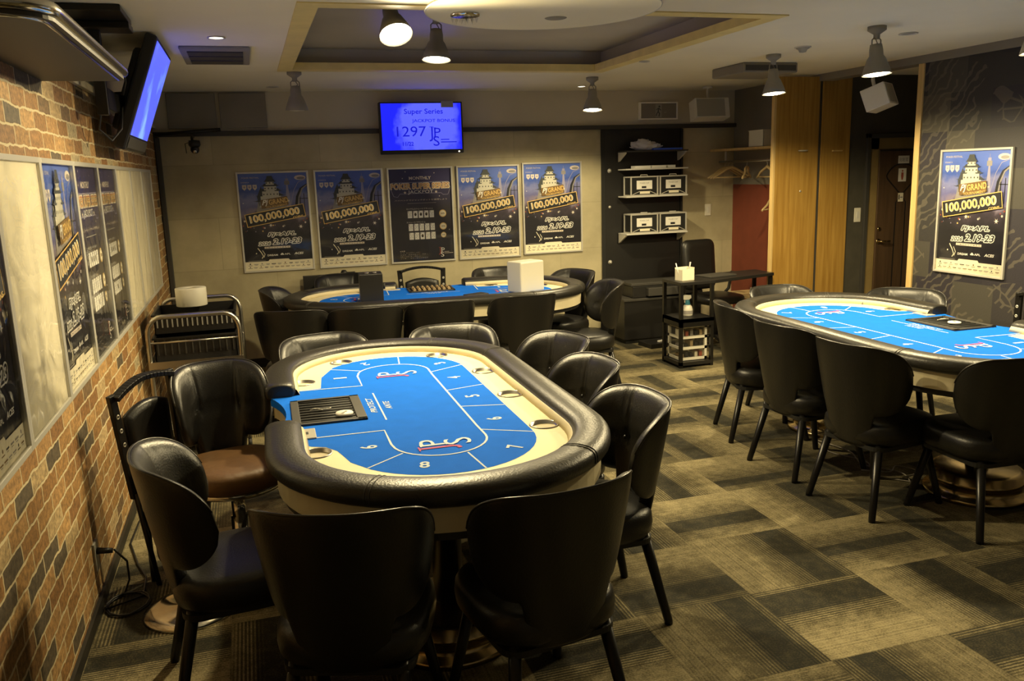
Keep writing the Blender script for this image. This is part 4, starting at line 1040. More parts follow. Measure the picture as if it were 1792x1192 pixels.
# ------------------------------------------------------------------ lamps
def lamp(x, y, top, lit, tilt_x, tilt_y, label, power=1.0, cable=False):
    t = thing('spot_lamp', label, 'lamp', (x, y, top), 0, 'bell shaped ceiling spot lamps')
    b = BM(); lathe(b, [(0, 0), (.052, 0), (.052, -.022), (.035, -.034), (.018, -.045), (.018, -.07), (0, -.07)], 24); obj('ceiling_mount', b, 'duct_grey', t)
    b = BM()
    for s in (-1, 1): tube(b, [(s*.012, 0, -.06), (s*.030, 0, -.075), (s*.032, 0, -.14)], .004, 6)
    obj('yoke', b, 'duct_grey', t)
    b = BM(); tube(b, [(.0, .012, -.06), (.02, .016, -.09), (-.008, .016, -.115), (.004, .01, -.145)], .0035, 6); obj('cable', b, 'cable_grey', t)
    MM = Matrix.Translation((0, 0, -.12)) @ Matrix.Rotation(tilt_x, 4, 'X') @ Matrix.Rotation(tilt_y, 4, 'Y') @ Matrix.Diagonal((1.26, 1.26, 1.08, 1))
    b = BM(); lathe(b, [(0, .02), (.026, .018), (.030, -.01), (.031, -.04), (.040, -.055), (.055, -.10), (.066, -.14), (.064, -.14), (.052, -.10), (.036, -.055), (.02, -.04), (0, -.035)], 28, M4=MM); obj('shade', b, 'duct_grey', t)
    b = BM(); lathe(b, [(0, -.045), (.02, -.05), (.035, -.075), (.05, -.115), (.058, -.132), (.04, -.142), (0, -.146)], 24, M4=MM); obj('bulb', b, 'bulb' if lit else 'white_plastic', t)
    if lit:
        li = bpy.data.lights.new('lamp_light', 'SPOT'); li.energy = LAMP_W*power; li.color = LAMP_COL; li.spot_size = R(169); li.spot_blend = .28; li.shadow_soft_size = .045
        lo = bpy.data.objects.new('lamp_light', li); COL.objects.link(lo); lo.parent = t; lo.matrix_local = Matrix.Translation((0, 0, -.12)) @ Matrix.Rotation(tilt_x, 4, 'X') @ Matrix.Rotation(tilt_y, 4, 'Y') @ Matrix.Translation((0, 0, -.18))
    return t
lamp(1.46, -3.66, CZ+.15, True, R(-32), R(-4), 'glaring lit lamp in the ceiling recess turned toward the camera, over the nearest table', 1.15)
lamp(1.83, -3.02, CZ+.15, True, R(-6), R(4), 'lit lamp in the ceiling recess with loose white cable, right of the glaring one', 1.0)
lamp(1.12, -1.46, CZ, False, R(4), 0, 'switched off lamp below the left corner of the ceiling recess')
lamp(3.57, -1.14, CZ, True, R(-6), R(3), 'small far lit lamp near the right corner of the ceiling recess', .8)
lamp(4.37, -2.55, CZ, True, R(-5), R(-1), 'lit lamp in front of the dark ceiling box', 1.0)
lamp(4.28, -3.70, CZ, True, R(-5), R(-1), 'lit lamp above the table by the patterned wallpaper, next to the ceiling grille', 1.0)
lamp(4.45, -4.62, CZ, True, R(-4), R(-1), 'lit lamp cut by the right picture edge at the ceiling', 1.0)

def spot_disc(x, y, lit, r, lb, g='round recessed ceiling fittings'):
    t = thing('downlight', lb, 'ceiling light', (x, y, CZ), 0, g)
    b = BM(); lathe(b, [(r, 0), (r*1.12, -.003), (r*1.12, -.007), (r*.9, -.006), (r*.85, .0)], 28); obj('trim_ring', b, 'white_paint', t)
    b = BM(); lathe(b, [(0, -.004), (r*.86, -.003)], 28); obj('lens', b, 'downlight' if lit else 'duct_grey', t)
    return t
spot_disc(.635, -2.955, True, .042, 'lit round downlight above the ceiling air vent')
spot_disc(3.759, -.43, True, .04, 'tiny lit downlight by the back wall, right of the television')
spot_disc(1.0, -.42, False, .045, 'unlit round fitting by the back wall beside the switched off lamp')
spot_disc(4.68, -3.50, False, .05, 'grey round ceiling grille near the right wall')
spot_disc(3.56, -2.15, False, .035, 'small unlit fitting on the ceiling right of the recess')
sd_ = thing('smoke_detector', 'small white smoke detector dome between two lit lamps', 'smoke detector', (4.351, -2.91, CZ))
b = BM(); lathe(b, [(.045, 0), (.045, -.01), (.03, -.018), (.022, -.034), (0, -.038)], 24); obj('dome', b, 'grey_plastic', sd_)
b = BM(); lathe(b, [(0, 0), (.055, 0), (.055, -.006), (0, -.006)], 24); obj('base', b, 'white_paint', sd_)
spk = thing('ceiling_speaker', 'flat round grille in the round ceiling panel', 'speaker', (2.27, -3.79, CZ-.012)); b = BM(); lathe(b, [(0, -.003), (.05, -.003), (.056, 0)], 28); obj('grille', b, 'duct_grey', spk)
cl = thing('crystal_light', 'small glittering crystal ceiling light at the upper picture edge', 'ceiling light', (1.79, -3.84, CZ-.01))
b = BM(); lathe(b, [(0, 0), (.07, 0), (.07, -.012), (0, -.012)], 24); obj('base', b, 'chrome', cl)
b = BM()
for k in range(18):
    a = k*2.4; r = .012*sqrt(k)*1.25; lathe(b, [(0, -.012), (.009, -.022), (0, -.045)], 6, c=(r*cos(a), r*sin(a), 0))
obj('crystal', b, 'clear_plastic', cl)

# vents
v = thing('ceiling_vent', 'rectangular ceiling air vent left of the recess, under the lit downlight', 'air vent', (.62, -2.3, CZ))
b = BM(); box(b, (-.20, -.34, -.02), (.19, .34, 0)); obj('frame', b, 'duct_grey', v, bevel=.006)
b = BM(); 
for k in range(3): box(b, (-.16, -.26+.19*k, -.026), (.15, -.12+.19*k, -.019))
obj('slat', b, 'dark_grey', v)
v = thing('ceiling_box', 'flat dark ceiling box behind a lit lamp, before the wooden closet', 'ceiling box', (4.62, -1.95, CZ), 0)
b = BM(); box(b, (-.24, -.20, -.075), (.24, .26, 0)); obj('housing', b, 'panel_dark', v, bevel=.01)
b = BM(); box(b, (-.22, -.205, -.06), (.22, -.199, -.02)); obj('outlet_grille', b, 'dark_grey', v)

# upper back wall pieces
b = BM(); box(b, (.555, -.03, 2.15), (.945, -.001, 2.445)); o = obj('wall_hatch', b, 'panel_dark', bevel=.004); tag(o, 'dark square hatch above the wall ledge, right one', 'wall panel', 'upper wall hatches')
b = BM(); box(b, (.13, -.03, 2.15), (.525, -.001, 2.445)); o = obj('wall_hatch', b, 'panel_dark', bevel=.004); tag(o, 'dark square hatch above the wall ledge, partly behind the tilted television', 'wall panel', 'upper wall hatches')
b = BM(); tube(b, [(.02, -.10, 2.10), (.55, -.10, 2.135)], .016, 10); tube(b, [(.30, -.10, 2.12), (.30, -.02, 2.12)], .012, 8); o = obj('wall_rail', b, 'black_metal'); tag(o, 'black rail tube on the back wall above the security camera', 'rail')
cam_ = thing('security_camera', 'black ball-shaped security camera in the left corner of the back wall', 'camera', (.33, -.15, 2.0))
b = BM(); tube(b, [(-.01, .13, .08), (-.02, .05, .075), (-.015, 0, .05)], .011, 8); obj('bracket', b, 'black_metal', cam_)
b = BM(); lathe(b, [(0, .05), (.045, .045), (.05, .01), (.038, -.01), (0, -.012)], 20); obj('housing', b, 'black_plastic', cam_)
b = BM(); bmesh.ops.create_uvsphere(b, u_segments=20, v_segments=14, radius=.036, matrix=Matrix.Translation((0, -.01, -.03))); obj('ball', b, 'black_plastic', cam_, smooth=True)
b = BM(); lathe(b, [(0, .0), (.014, .0), (.016, .006), (.012, .010), (0, .009)], 16, M4=Matrix.Translation((.0, -.035, -.048)) @ Matrix.Rotation(R(115), 4, 'X')); obj('lens', b, 'chrome', cam_)
b = BM(); tube(b, [(-.04, 0, .03), (-.075, 0, .02), (-.07, 0, -.06)], .004, 6); obj('antenna', b, 'black_matte', cam_)
ex = thing('exit_sign', 'unlit framed exit sign with running figure above the black shelf wall', 'sign', (4.75, -.012, 2.258))
b = BM()
for lo, hi in (((-.21, -.085), (-.198, .085)), ((.198, -.085), (.21, .085)), ((-.198, -.085), (.198, -.073)), ((-.198, .073), (.198, .085))): box(b, (lo[0], -.03, lo[1]), (hi[0], .01, hi[1]))
obj('frame', b, 'print_white', ex)
p = Print('xz', .0008); p.rect(-.2, -.075, .2, .075, 'panel_dark', 1); p.rect(-.035, -.065, .035, .065, 'grey_plastic', 2)
p.disc(.008, .042, .010, 'castle_roof', 3, n=12); p.line([(.004, .028), (-.006, -.005), (.010, -.028), (.004, -.055)], .012, 'castle_roof', 3); p.line([(-.006, -.005), (-.022, -.030), (-.028, -.05)], .009, 'castle_roof', 4)
p.line([(-.024, .008), (-.010, .022), (.010, .018), (.026, .004)], .008, 'castle_roof', 4); p.line([(.06, -.015), (.09, -.015)], .008, 'grey_plastic', 2); p.build('pictogram', ex, loc=(0, -.018, 0))

def speaker(loc, rz, rx, lb, w, h, d):
    t = thing('wall_speaker', lb, 'speaker', loc, rz, 'white box speakers'); MM = Matrix.Rotation(rx, 4, 'X')
    b = BM(); box(b, (-w/2, -d/2, -h/2), (w/2, d/2, h/2), M4=MM); obj('cabinet', b, 'white_paint', t, bevel=.006)
    b = BM(); box(b, (-w/2+.012, -d/2-.004, -h/2+.012), (w/2-.05, -d/2, h/2-.012), M4=MM); obj('grille', b, 'grey_plastic', t)
    b = BM(); tube(b, [(0, d*.2, h*.4), (0, d*.3, h/2+.05), (0, d*.3, max(h/2+.06, 2.458-loc[2]))], .014, 10); obj('bracket', b, 'white_paint', t)
    b = BM(); lathe(b, [(0, 2.458-loc[2]), (.05, 2.458-loc[2]), (.045, 2.438-loc[2]), (0, 2.435-loc[2])], 20, c=(0, d*.3, 0)); obj('mount', b, 'white_paint', t)
    return t
speaker((5.10, -.42, 2.235), R(-6), R(-12), 'white box speaker hung above the closet corner', .35, .19, .16)
speaker((5.42, -2.40, 2.17), R(35), R(-20), 'white tilted speaker above the toilet door opening', .26, .17, .18)

# ------------------------------------------------------------------ black shelf wall
sw_ = thing('shelf_wall', 'black panelled shelf wall right of the posters', 'shelf unit', (4.13, -.012, 0))
b = BM(); box(b, (0, 0, 0), (.90, .012, 2.085)); obj('back_panel', b, 'black_plastic', sw_)
b = BM(); box(b, (-.006, -.02, 0), (.03, 0, 2.08)); box(b, (.875, -.02, 0), (.90, 0, 2.08)); obj('side_strip', b, 'black_matte', sw_)
for z in (1.68, .76):
    b = BM(); lathe(b, [(0, 0), (.022, 0), (.022, .004), (.012, .006), (.012, .02), (0, .022)], 18, M4=Matrix.Translation((.085, 0, z)) @ Matrix.Rotation(pi/2, 4, 'X')); obj('lock', b, 'alu', sw_)
b = BM(); lathe(b, [(0, 0), (.014, 0), (.014, .006), (0, .008)], 14, M4=Matrix.Translation((.085, 0, 1.32)) @ Matrix.Rotation(pi/2, 4, 'X')); obj('lock', b, 'alu', sw_)
SX0, SX1 = 4.30, 4.98
for z, m, brk, nm in ((1.855, 'dark_grey', True, 'top'), (1.68, 'white_paint', False, 'second'), (1.412, 'white_paint', False, 'third'), (1.042, 'white_paint', True, 'lowest')):
    t = thing('wall_shelf', nm+' shelf on the black panel, '+{'top': 'carrying the plastic bag', 'second': 'carrying flat boxes', 'third': 'under the upper pair of chip cases', 'lowest': 'under the lower pair of chip cases'}[nm], 'shelf', ((SX0+SX1)/2, -.032, z), 0, 'white edged wall shelves')
    b = BM(); box(b, (-.34, -.20, 0), (.34, 0, .014)); obj('board', b, m, t, bevel=.002)
    if brk:
        for s in (-1, 1):
            b = BM(); prism(b, [(0, 0), (-.17, 0), (-.17, -.012), (-.02, -.085), (0, -.09)], -.008, .008, M4=Matrix.Translation((s*.33, 0, 0)) @ Matrix(((0, 0, 1, 0), (1, 0, 0, 0), (0, 1, 0, 0), (0, 0, 0, 1)))); obj('bracket', b, 'white_plastic', t)
def chip_case(x, z, lb, src=None):
    if src: return dup(src, (x, -.14, z), 0, lb)
    t = thing('chip_case', lb, 'chip case', (x, -.14, z), 0, 'chip cases on the wall shelves')
    b = BM()
    for sx in (-1, 1):
        for sy in (-1, 1): bar(b, (sx*.145, sy*.08, 0), (sx*.145, sy*.08, .19), .012, .012)
        for zz in (.006, .186): bar(b, (sx*.145, -.08, zz), (sx*.145, .08, zz), .012, .012)
    for sy in (-1, 1):
        for zz in (.006, .186): bar(b, (-.145, sy*.08, zz), (.145, sy*.08, zz), .012, .012)
    obj('frame', b, 'alu', t)
    b = BM(); box(b, (-.14, -.076, .004), (.14, .076, .182)); obj('body', b, 'black_matte', t)
    p = Print('xz', .001); p.rect(-.085, .065, .085, .150, 'print_white', 1); p.text('POKER CHIP', 0, .125, .10, .014, 'print_grey', 2); p.rect(-.03, .075, .02, .095, 'ink', 2)
    p.rect(-.05, .02, .06, .045, 'print_cream', 1); p.line([(-.13, .015), (-.05, .045)], .006, 'alu', 1); p.line([(.13, .015), (.06, .045)], .006, 'alu', 1); p.build('label', t, loc=(0, -.081, 0))
    b = BM(); tube(b, [(-.04, -.07, .19), (-.035, -.07, .205), (.035, -.07, .205), (.04, -.07, .19)], .004, 6); obj('handle', b, 'alu', t)
    return t
c0 = chip_case(4.50, 1.426, 'silver edged chip case on the third shelf, its left one')
chip_case(4.82, 1.426, 'silver edged chip case on the third shelf, its right one', c0)
chip_case(4.50, 1.056, 'silver edged chip case on the lowest shelf, its left one', c0); chip_case(4.82, 1.056, 'silver edged chip case on the lowest shelf, its right one', c0)
b = BM(); bmesh.ops.create_icosphere(b, subdivisions=4, radius=1)
for v in b.verts:
    n_ = noise.noise(v.co*2.6)*.35+noise.noise(v.co*6)*.16; v.co = Vector((v.co.x*.15*(1+n_), v.co.y*.08*(1+n_), max(-.0, (v.co.z*.5+.42)*.085*(1+n_*1.2)+(.02 if v.co.x < .2 else 0)*max(v.co.z, 0))))
o = obj('plastic_bag', b, 'bag', loc=(4.56, -.13, 1.871), smooth=True); tag(o, 'crumpled clear plastic bag on the top wall shelf', 'bag')
b = BM(); box(b, (-.16, -.07, 0), (.16, .07, .018)); o = obj('folder', b, 'blue_plastic', loc=(4.76, -.15, 1.8695), bevel=.003); tag(o, 'flat blue folder beside the plastic bag on the top shelf', 'folder')
for k, (x, w_) in enumerate(((4.50, .17), (4.68, .16), (4.82, .08))):
    b = BM(); box(b, (-w_/2, -.05, 0), (w_/2, .05, .026)); o = obj('card_box', b, 'print_white', loc=(x, -.14, 1.6945), bevel=.002)
    tag(o, ('left long', 'middle', 'small right')[k]+' flat white card box on the second wall shelf', 'box', 'card boxes on the second shelf')
# low black cabinet with a printer in front of the shelf wall
t = thing('low_cabinet', 'low black cabinet under the wall shelves', 'cabinet', (4.56, -.37, 0))
b = BM(); box(b, (-.42, -.15, .04), (.42, .15, .42)); obj('body', b, 'black_plastic', t, bevel=.004)
b = BM(); box(b, (-.43, -.16, .42), (.43, .16, .445)); obj('top', b, 'dark_grey', t, bevel=.004)
b = BM(); box(b, (-.40, -.13, 0), (.40, .13, .04)); obj('plinth', b, 'black_matte', t)
t = thing('printer', 'black flat printer on the low black cabinet', 'printer', (4.60, -.36, .445))
b = BM(); box(b, (-.36, -.14, 0), (.36, .13, .12)); obj('body', b, 'black_plastic', t, bevel=.01)
b = BM(); box(b, (-.38, -.15, .12), (.38, .14, .15)); obj('lid', b, 'dark_grey', t, bevel=.006)
b = BM(); box(b, (-.22, -.20, .02), (.30, -.14, .10)); obj('tray', b, 'dark_grey', t, bevel=.005)
b = BM(); box(b, (-.14, -.12, 0), (.14, .12, .045)); o = obj('floor_box', b, 'black_plastic', loc=(4.40, -.70, 0), rotz=.1, bevel=.004); tag(o, 'flat black box on the carpet before the low cabinet', 'box')
b = BM(); box(b, (-.03, -.015, 0), (.03, .015, .012)); o = obj('paper_slip', b, 'print_white', loc=(4.42, -.74, .0455), rotz=.3); tag(o, 'small white slip on the flat black floor box', 'paper')

# light switches, outlet
def plate(loc, rz, lb, w=.07, h=.12):
    t = thing('switch_plate', lb, 'switch', loc, rz, 'wall switches'); b = BM(); box(b, (-w/2, -.007, -h/2), (w/2, 0, h/2)); obj('plate', b, 'white_plastic', t, bevel=.003)
    b = BM(); box(b, (-.014, -.011, -.03), (.014, -.007, .03)); obj('rocker', b, 'white_paint', t, bevel=.002)
plate((5.34, -.001, 1.245), 0, 'beige light switch on the grey wall right of the black shelf wall')
plate((6.10, -1.381, 1.21), 0, 'beige light switch on the dark wall beside the toilet door', .07, .13)
t = thing('wall_outlet', 'wall outlet with black plug low on the brick wall', 'outlet', (.0, -4.40, .22), pi/2); b = BM(); box(b, (-.035, -.010, -.06), (.035, 0, .06)); obj('plate', b, 'grey_plastic', t, bevel=.003)
b = BM(); tube(b, [(0, -.01, .02), (0, -.07, .012)], [.014, .010], 10); obj('plug', b, 'black_plastic', t)
b = BM(); pts = [(.075, -4.40, .235), (.11, -4.36, .16), (.10, -4.30, .05), (.08, -4.36, .006)]
for k in range(30):
    a = k*2*pi/13; r = .085+.012*(k % 5)/5; pts.append((.108+r*.9*cos(a+2), -4.44+r*1.1*sin(a+2), .007+.0035*(k//13)))
pts += [(.16, -4.38, .006), (.15, -4.2, .006), (.10, -4.05, .006), (.02+.02, -3.8, .006), (.05, -3.5, .006)]
tube(b, pts, .0045, 6); o = obj('power_cable', b, 'cable'); tag(o, 'black cable coiled on the carpet below the wall outlet', 'cable')

# ------------------------------------------------------------------ desk corner
t = thing('desk', 'long narrow black desk between the glass-drawer trolley and the wooden closet', 'desk', (4.13, -1.66, 0))
b = BM(); q = [(0, 0), (.33, .01), (1.045, .20), (1.045, .50), (.30, .42), (0, .34)]; prism(b, q, .715, .742); obj('desktop', b, 'black_plastic', t, bevel=.003)
for x, y in ((.018, .018), (.018, .32), (.312, .02), (.312, .31)):
    b = BM(); box(b, (x-.014, y-.014, .0), (x+.014, y+.014, .715)); obj('post', b, 'black_metal', t)
for x, y in ((1.025, .225), (1.025, .48)):
    b = BM(); box(b, (x-.014, y-.014, 0), (x+.014, y+.014, .715)); obj('leg', b, 'black_metal', t)
for z0, z1 in ((.395, .425), (.02, .05)):
    b = BM(); box(b, (.004, .004, z0), (.326, .33, z1)); obj('shelf', b, 'black_plastic', t)
b = BM(); 
for x0, y0, x1, y1 in ((.004, .004, .326, .012), (.004, .004, .012, .33)): box(b, (x0, y0, .355), (x1, y1, .425))
obj('shelf_rim', b, 'black_metal', t)
t = thing('drawer_tower', 'white three-drawer plastic tower with clear fronts in the foot of the black desk', 'drawer unit', (4.292, -1.490, .052))
W2, D2 = .126, .118
b = BM()
for z in (0, .094, .188, .282): box(b, (-W2, -D2, z), (W2, -D2+.01, z+.026)); box(b, (-W2, -D2, z), (-W2+.01, D2, z+.026)); box(b, (-W2, -D2, z), (W2, D2, z+.003))
for sx in (-1, 1):
    for sy in (-1, 1): box(b, (W2-.022 if sx > 0 else -W2, D2-.022 if sy > 0 else -D2, 0), (W2 if sx > 0 else -W2+.022, D2 if sy > 0 else -D2+.022, .308))
obj('frame', b, 'white_plastic', t)
for k in range(3):
    z = .018+.094*k; b = BM(); box(b, (-W2+.012, -D2+.004, z), (W2-.012, -D2+.007, z+.074)); box(b, (-W2+.004, -D2+.012, z), (-W2+.007, D2-.012, z+.074)); box(b, (-W2+.012, -D2+.012, z), (W2-.012, D2-.012, z+.003))
    obj('drawer', b, 'clear_plastic', t)
rnd = random.Random(3)
for k in range(3):
    for j in range(5):
        x = -.09+.045*j; h_ = rnd.uniform(.02, .06); b = BM(); box(b, (x-.015, -.08, 0), (x+.012, .02, h_))
        o = obj('stored_item', b, ('tan_wood', 'print_red', 'ink', 'print_grey', 'ink', 'black_matte', 'print_cream')[(j*2+k*3) % 7], loc=(4.292, -1.490, .0735+.094*k), rotz=0); tag(o, 'small odds and ends inside the clear drawers of the white tower', 'stored item', 'contents of the clear drawers')
t = thing('spray_bottle', 'white spray bottle on the middle shelf of the black desk', 'bottle', (4.285, -1.50, .4255))
b = BM(); lathe(b, [(0, 0), (.042, 0), (.046, .012), (.046, .055), (.038, .085), (.020, .105), (.017, .125), (0, .125)], 24); obj('bottle_body', b, 'white_plastic', t)
b = BM(); lathe(b, [(.0475, .02), (.0475, .05)], 24); obj('label', b, 'print_grey', t)
b = BM(); lathe(b, [(.026, .098), (.021, .125), (.019, .14), (0, .14)], 18); obj('collar', b, 'teal', t)
b = BM(); prism(b, [(-.045, 0), (-.048, .03), (-.02, .04), (.03, .035), (.032, .01), (.01, -.004), (-.028, -.004)], -.014, .014, M4=Matrix.Translation((0, 0, .145)) @ Matrix.Rotation(pi/2, 4, 'X')); box(b, (-.03, -.006, .115), (-.022, .006, .145)); obj('trigger_head', b, 'white_plastic', t, bevel=.003)
t = thing('pen_box', 'white pen box with pens on the corner of the black desk', 'pen holder', (4.245, -1.52, .7425), .15)
b = BM(); 
for lo, hi in (((-.065, -.05, 0), (.065, .05, .004)), ((-.065, -.05, 0), (-.061, .05, .095)), ((.061, -.05, 0), (.065, .05, .11)), ((-.065, -.05, 0), (.065, -.046, .10)), ((-.065, .046, 0), (.065, .05, .11))): box(b, lo, hi)
obj('box', b, 'print_cream', t)
for x0, x1, m in ((-.05, -.085, 'print_white'), (.03, .07, 'print_white'), (.04, .062, 'print_grey')):
    b = BM(); tube(b, [(x0, 0, .006), (x1, .01, .15)], .0045, 8); o = obj('pen', b, m, t)
b = BM(); box(b, (-.15, -.10, 0), (.15, .10, .012)); o = obj('laptop', b, 'dark_grey', loc=(4.62, -1.40, .7425), rotz=.2, bevel=.003); tag(o, 'closed dark laptop lying on the long black desk', 'laptop')
t = thing('office_chair', 'black high-back office chair behind the desk', 'chair', (4.90, -.93, 0), R(188))
b = BM(); loops = []
for k, (ins, dy) in enumerate(((.02, -.03), (0, -.015), (0, .012), (.025, .03), (.07, .034))):
    pts = rrect(-.19+ins, .52+ins, .19-ins, 1.0-ins, .07-ins*.4, 5); loops.append([(x, -.24-.10*(z-.5)+dy, z) for x, z in pts])
r = sheet_loft(b, loops); b.faces.new(r[0]); b.faces.new(r[-1]); obj('backrest', b, 'leather', t)
obj('seat', seat_cushion(.23, -.22, .24, .42, .50), 'leather', t)
b = BM(); bar(b, (0, -.22, .42), (0, -.285, .60), .06, .02); lathe(b, [(0, .42), (.03, .42), (.03, .10), (0, .10)], 16); obj('column', b, 'black_metal', t)
for k in range(5):
    b = BM(); a = 2*pi*k/5; bar(b, (0, 0, .10), (.26*cos(a), .26*sin(a), .065), .04, .03); o = obj('foot', b, 'black_plastic', t)
    b = BM(); lathe(b, [(0, -.012), (.028, -.012), (.028, .012), (0, .012)], 14, M4=Matrix.Translation((.26*cos(a), .26*sin(a), .029)) @ Matrix.Rotation(a, 4, 'Z') @ Matrix.Rotation(pi/2, 4, 'X')); obj('caster', b, 'black_matte', o)
for sx in (-1, 1):
    b = BM(); tube(b, [(sx*.22, -.16, .46), (sx*.27, -.14, .52), (sx*.27, -.10, .68), (sx*.27, .12, .68)], .016, 8); obj('armrest', b, 'black_plastic', t)
t = thing('side_table', 'low tan wooden side table behind the desk by the red wall', 'table', (5.40, -.95, 0))
b = BM(); box(b, (-.20, -.30, .44), (.20, .30, .47)); obj('top', b, 'tan_wood', t, bevel=.003)
for x, y in ((-.18, -.28), (.18, -.28), (-.18, .28), (.18, .28)):
    b = BM(); box(b, (x-.018, y-.018, 0), (x+.018, y+.018, .44)); obj('leg', b, 'tan_wood', t)
t = thing('router_box', 'small grey electronic box on the tan side table', 'box', (5.36, -1.02, .47)); b = BM(); box(b, (-.10, -.07, 0), (.10, .07, .07)); obj('casing', b, 'grey_plastic', t, bevel=.004); b = BM(); box(b, (-.06, -.073, .012), (.03, -.07, .04)); obj('display', b, 'ink', t)
b = BM(); lathe(b, [(0, 0), (.03, 0), (.032, .01), (.032, .07), (.012, .10), (.012, .13), (0, .13)], 20); o = obj('small_bottle', b, 'print_white', loc=(5.53, -1.16, .4705)); tag(o, 'small white bottle at the right end of the tan side table', 'bottle')

# closet shelf, rod and hangers in the red nook
t = thing('closet_shelf', 'wooden shelf board with hanging rod in the nook by the red wall', 'shelf', (5.45, -.66, 1.84))
b = BM(); box(b, (-.13, -.68, 0), (.185, .60, .022)); obj('board', b, 'bead_wood', t, bevel=.002)
b = BM(); tube(b, [(0, -.69, -.105), (0, .62, -.105)], .012, 12); obj('rod', b, 'steel', t)
for y in (-.60, .50):
    b = BM(); bar(b, (0, y, 0), (0, y, -.11), .012, .02); obj('bracket', b, 'alu', t)
def hanger(x, y, z, rz, lb, src=None):
    if src: return dup(src, (x, y, z), rz, lb)
    t = thing('coat_hanger', lb, 'coat hanger', (x, y, z), rz, 'wooden coat hangers')
    b = BM(); pts = [(-.205+.41*i/16, .006*cos(i), -.045-.105*abs(-1+2*i/16)**1.25) for i in range(17)]; tube(b, pts, [.010+.004*(1-abs(-1+2*i/16)) for i in range(17)], 8); obj('shoulder', b, 'hanger_wood', t)
    b = BM(); tube(b, [(-.18, 0, -.143), (.18, 0, -.143)], .006, 8); obj('crossbar', b, 'hanger_wood', t)
    b = BM(); tube(b, [(0, 0, -.045), (0, 0, -.01)]+[(.018*sin(R(a))+.0, 0, .008-.018*cos(R(a))) for a in range(30, 250, 25)], .0022, 6); obj('hook', b, 'alu', t)
    return t
h0 = hanger(5.45, -.28, 1.722, R(-4), 'front light hanger of the close bunch on the rod')
hanger(5.45, -.21, 1.722, R(3), 'second hanger of the close bunch on the rod', h0); hanger(5.45, -.15, 1.722, R(5), 'third hanger of the close bunch on the rod, mostly behind', h0)
hanger(5.45, -.55, 1.722, R(48), 'hanger turned sideways in the middle of the rod', h0); hanger(5.45, -.90, 1.722, R(84), 'hanger seen nearly edge-on close to the wooden closet', h0)
t = hanger(5.50, -.93, 1.42, R(30), 'lone hanger hanging low in front of the red wall', h0)
t = thing('storage_box', 'white open box on the closet shelf beside the wooden closet', 'box', (5.45, -.88, 1.862)); b = BM()
w_ = .12
box(b, (-w_, -w_, 0), (w_, w_, .004)); box(b, (-w_, -w_, 0), (-w_+.004, w_, .15)); box(b, (w_-.004, -w_, 0), (w_, w_, .15)); box(b, (-w_, -w_, 0), (w_, -w_+.004, .15)); box(b, (-w_, w_-.004, 0), (w_, w_, .15)); obj('box', b, 'white_plastic', t)
b = BM()
for a, c in (((-w_-.006, -w_-.006), (w_+.006, -w_+.002)), ((-w_-.006, w_-.002), (w_+.006, w_+.006)), ((-w_-.006, -w_), (-w_+.002, w_)), ((w_-.002, -w_), (w_+.006, w_))): box(b, (*a, .145), (*c, .152))
obj('lip', b, 'white_plastic', t)

# ------------------------------------------------------------------ metal cart by the wall
t = thing('serving_cart', 'two-tier metal serving cart with bent tube handles beside the brick wall', 'cart', (.33, -2.02, 0))
for s, nm in ((-1, 'end_frame'), (1, 'end_frame')):
    b = BM(); pts = [(-.27, s*.42, .06), (-.27, s*.42, .78)]+[(-.27+.09*(1-cos(R(a))), s*.42, .78+.11*sin(R(a))) for a in range(15, 91, 15)]+[(.27-.09*(1-cos(R(a))), s*.42, .78+.11*sin(R(a))) for a in range(90, 14, -15)]+[(.27, s*.42, .78), (.27, s*.42, .06)]
    tube(b, pts, .015, 10); f_ = obj(nm, b, 'steel', t)
    b = BM(); tube(b, [(-.27, s*.42, .73), (.27, s*.42, .73)], .006, 8); obj('cross_rail', b, 'steel', f_)
for z in (.60, .16):
    b = BM(); box(b, (-.275, -.42, z-.03), (.275, .42, z-.022)); 
    for lo, hi in (((-.28, -.43), (-.272, .43)), ((.272, -.43), (.28, .43)), ((-.28, -.435), (.28, -.425)), ((-.28, .425), (.28, .435))): box(b, (*lo, z-.032), (*hi, z+.012))
    obj('tier', b, 'steel', t)
b = BM()
for k in range(7): box(b, (-.25, -.39+.115*k, .141), (.25, -.31+.115*k, .146))
obj('slats', b, 'alu', t)
for x in (-.27, .27):
    for y in (-.42, .42):
        b = BM(); lathe(b, [(0, -.012), (.03, -.012), (.03, .012), (0, .012)], 16, M4=Matrix.Translation((x, y, .031)) @ Matrix.Rotation(pi/2, 4, 'Y')); obj('caster', b, 'black_matte', t)
def crate(loc, w, d, h, lb, m='black_plastic', ribs=12):
    t = thing('crate', lb, 'crate', loc, 0, 'black crates on the metal cart'); b = BM()
    box(b, (-w, -d, 0), (w, d, .006)); box(b, (-w, -d, 0), (-w+.006, d, h)); box(b, (w-.006, -d, 0), (w, d, h)); box(b, (-w, -d, 0), (w, -d+.006, h)); box(b, (-w, d-.006, 0), (w, d, h)); obj('body', b, m, t)
    b = BM()
    for k in range(ribs): x = -w+.02+(2*w-.04)*k/(ribs-1); box(b, (x-.004, -d-.006, h*.35), (x+.004, -d, h*.95))
    obj('rib', b, 'dark_grey' if ribs < 13 else 'grey_plastic', t)
    b = BM()
    for a, c in (((-w-.012, -d-.012), (w+.012, -d+.004)), ((-w-.012, d-.004), (w+.012, d+.012)), ((-w-.012, -d), (-w+.004, d)), ((w-.004, -d), (w+.012, d))): box(b, (*a, h-.012), (*c, h))
    obj('rim', b, m, t)
crate((.33, -2.17, .580), .245, .20, .17, 'lower solid black crate on the metal cart')
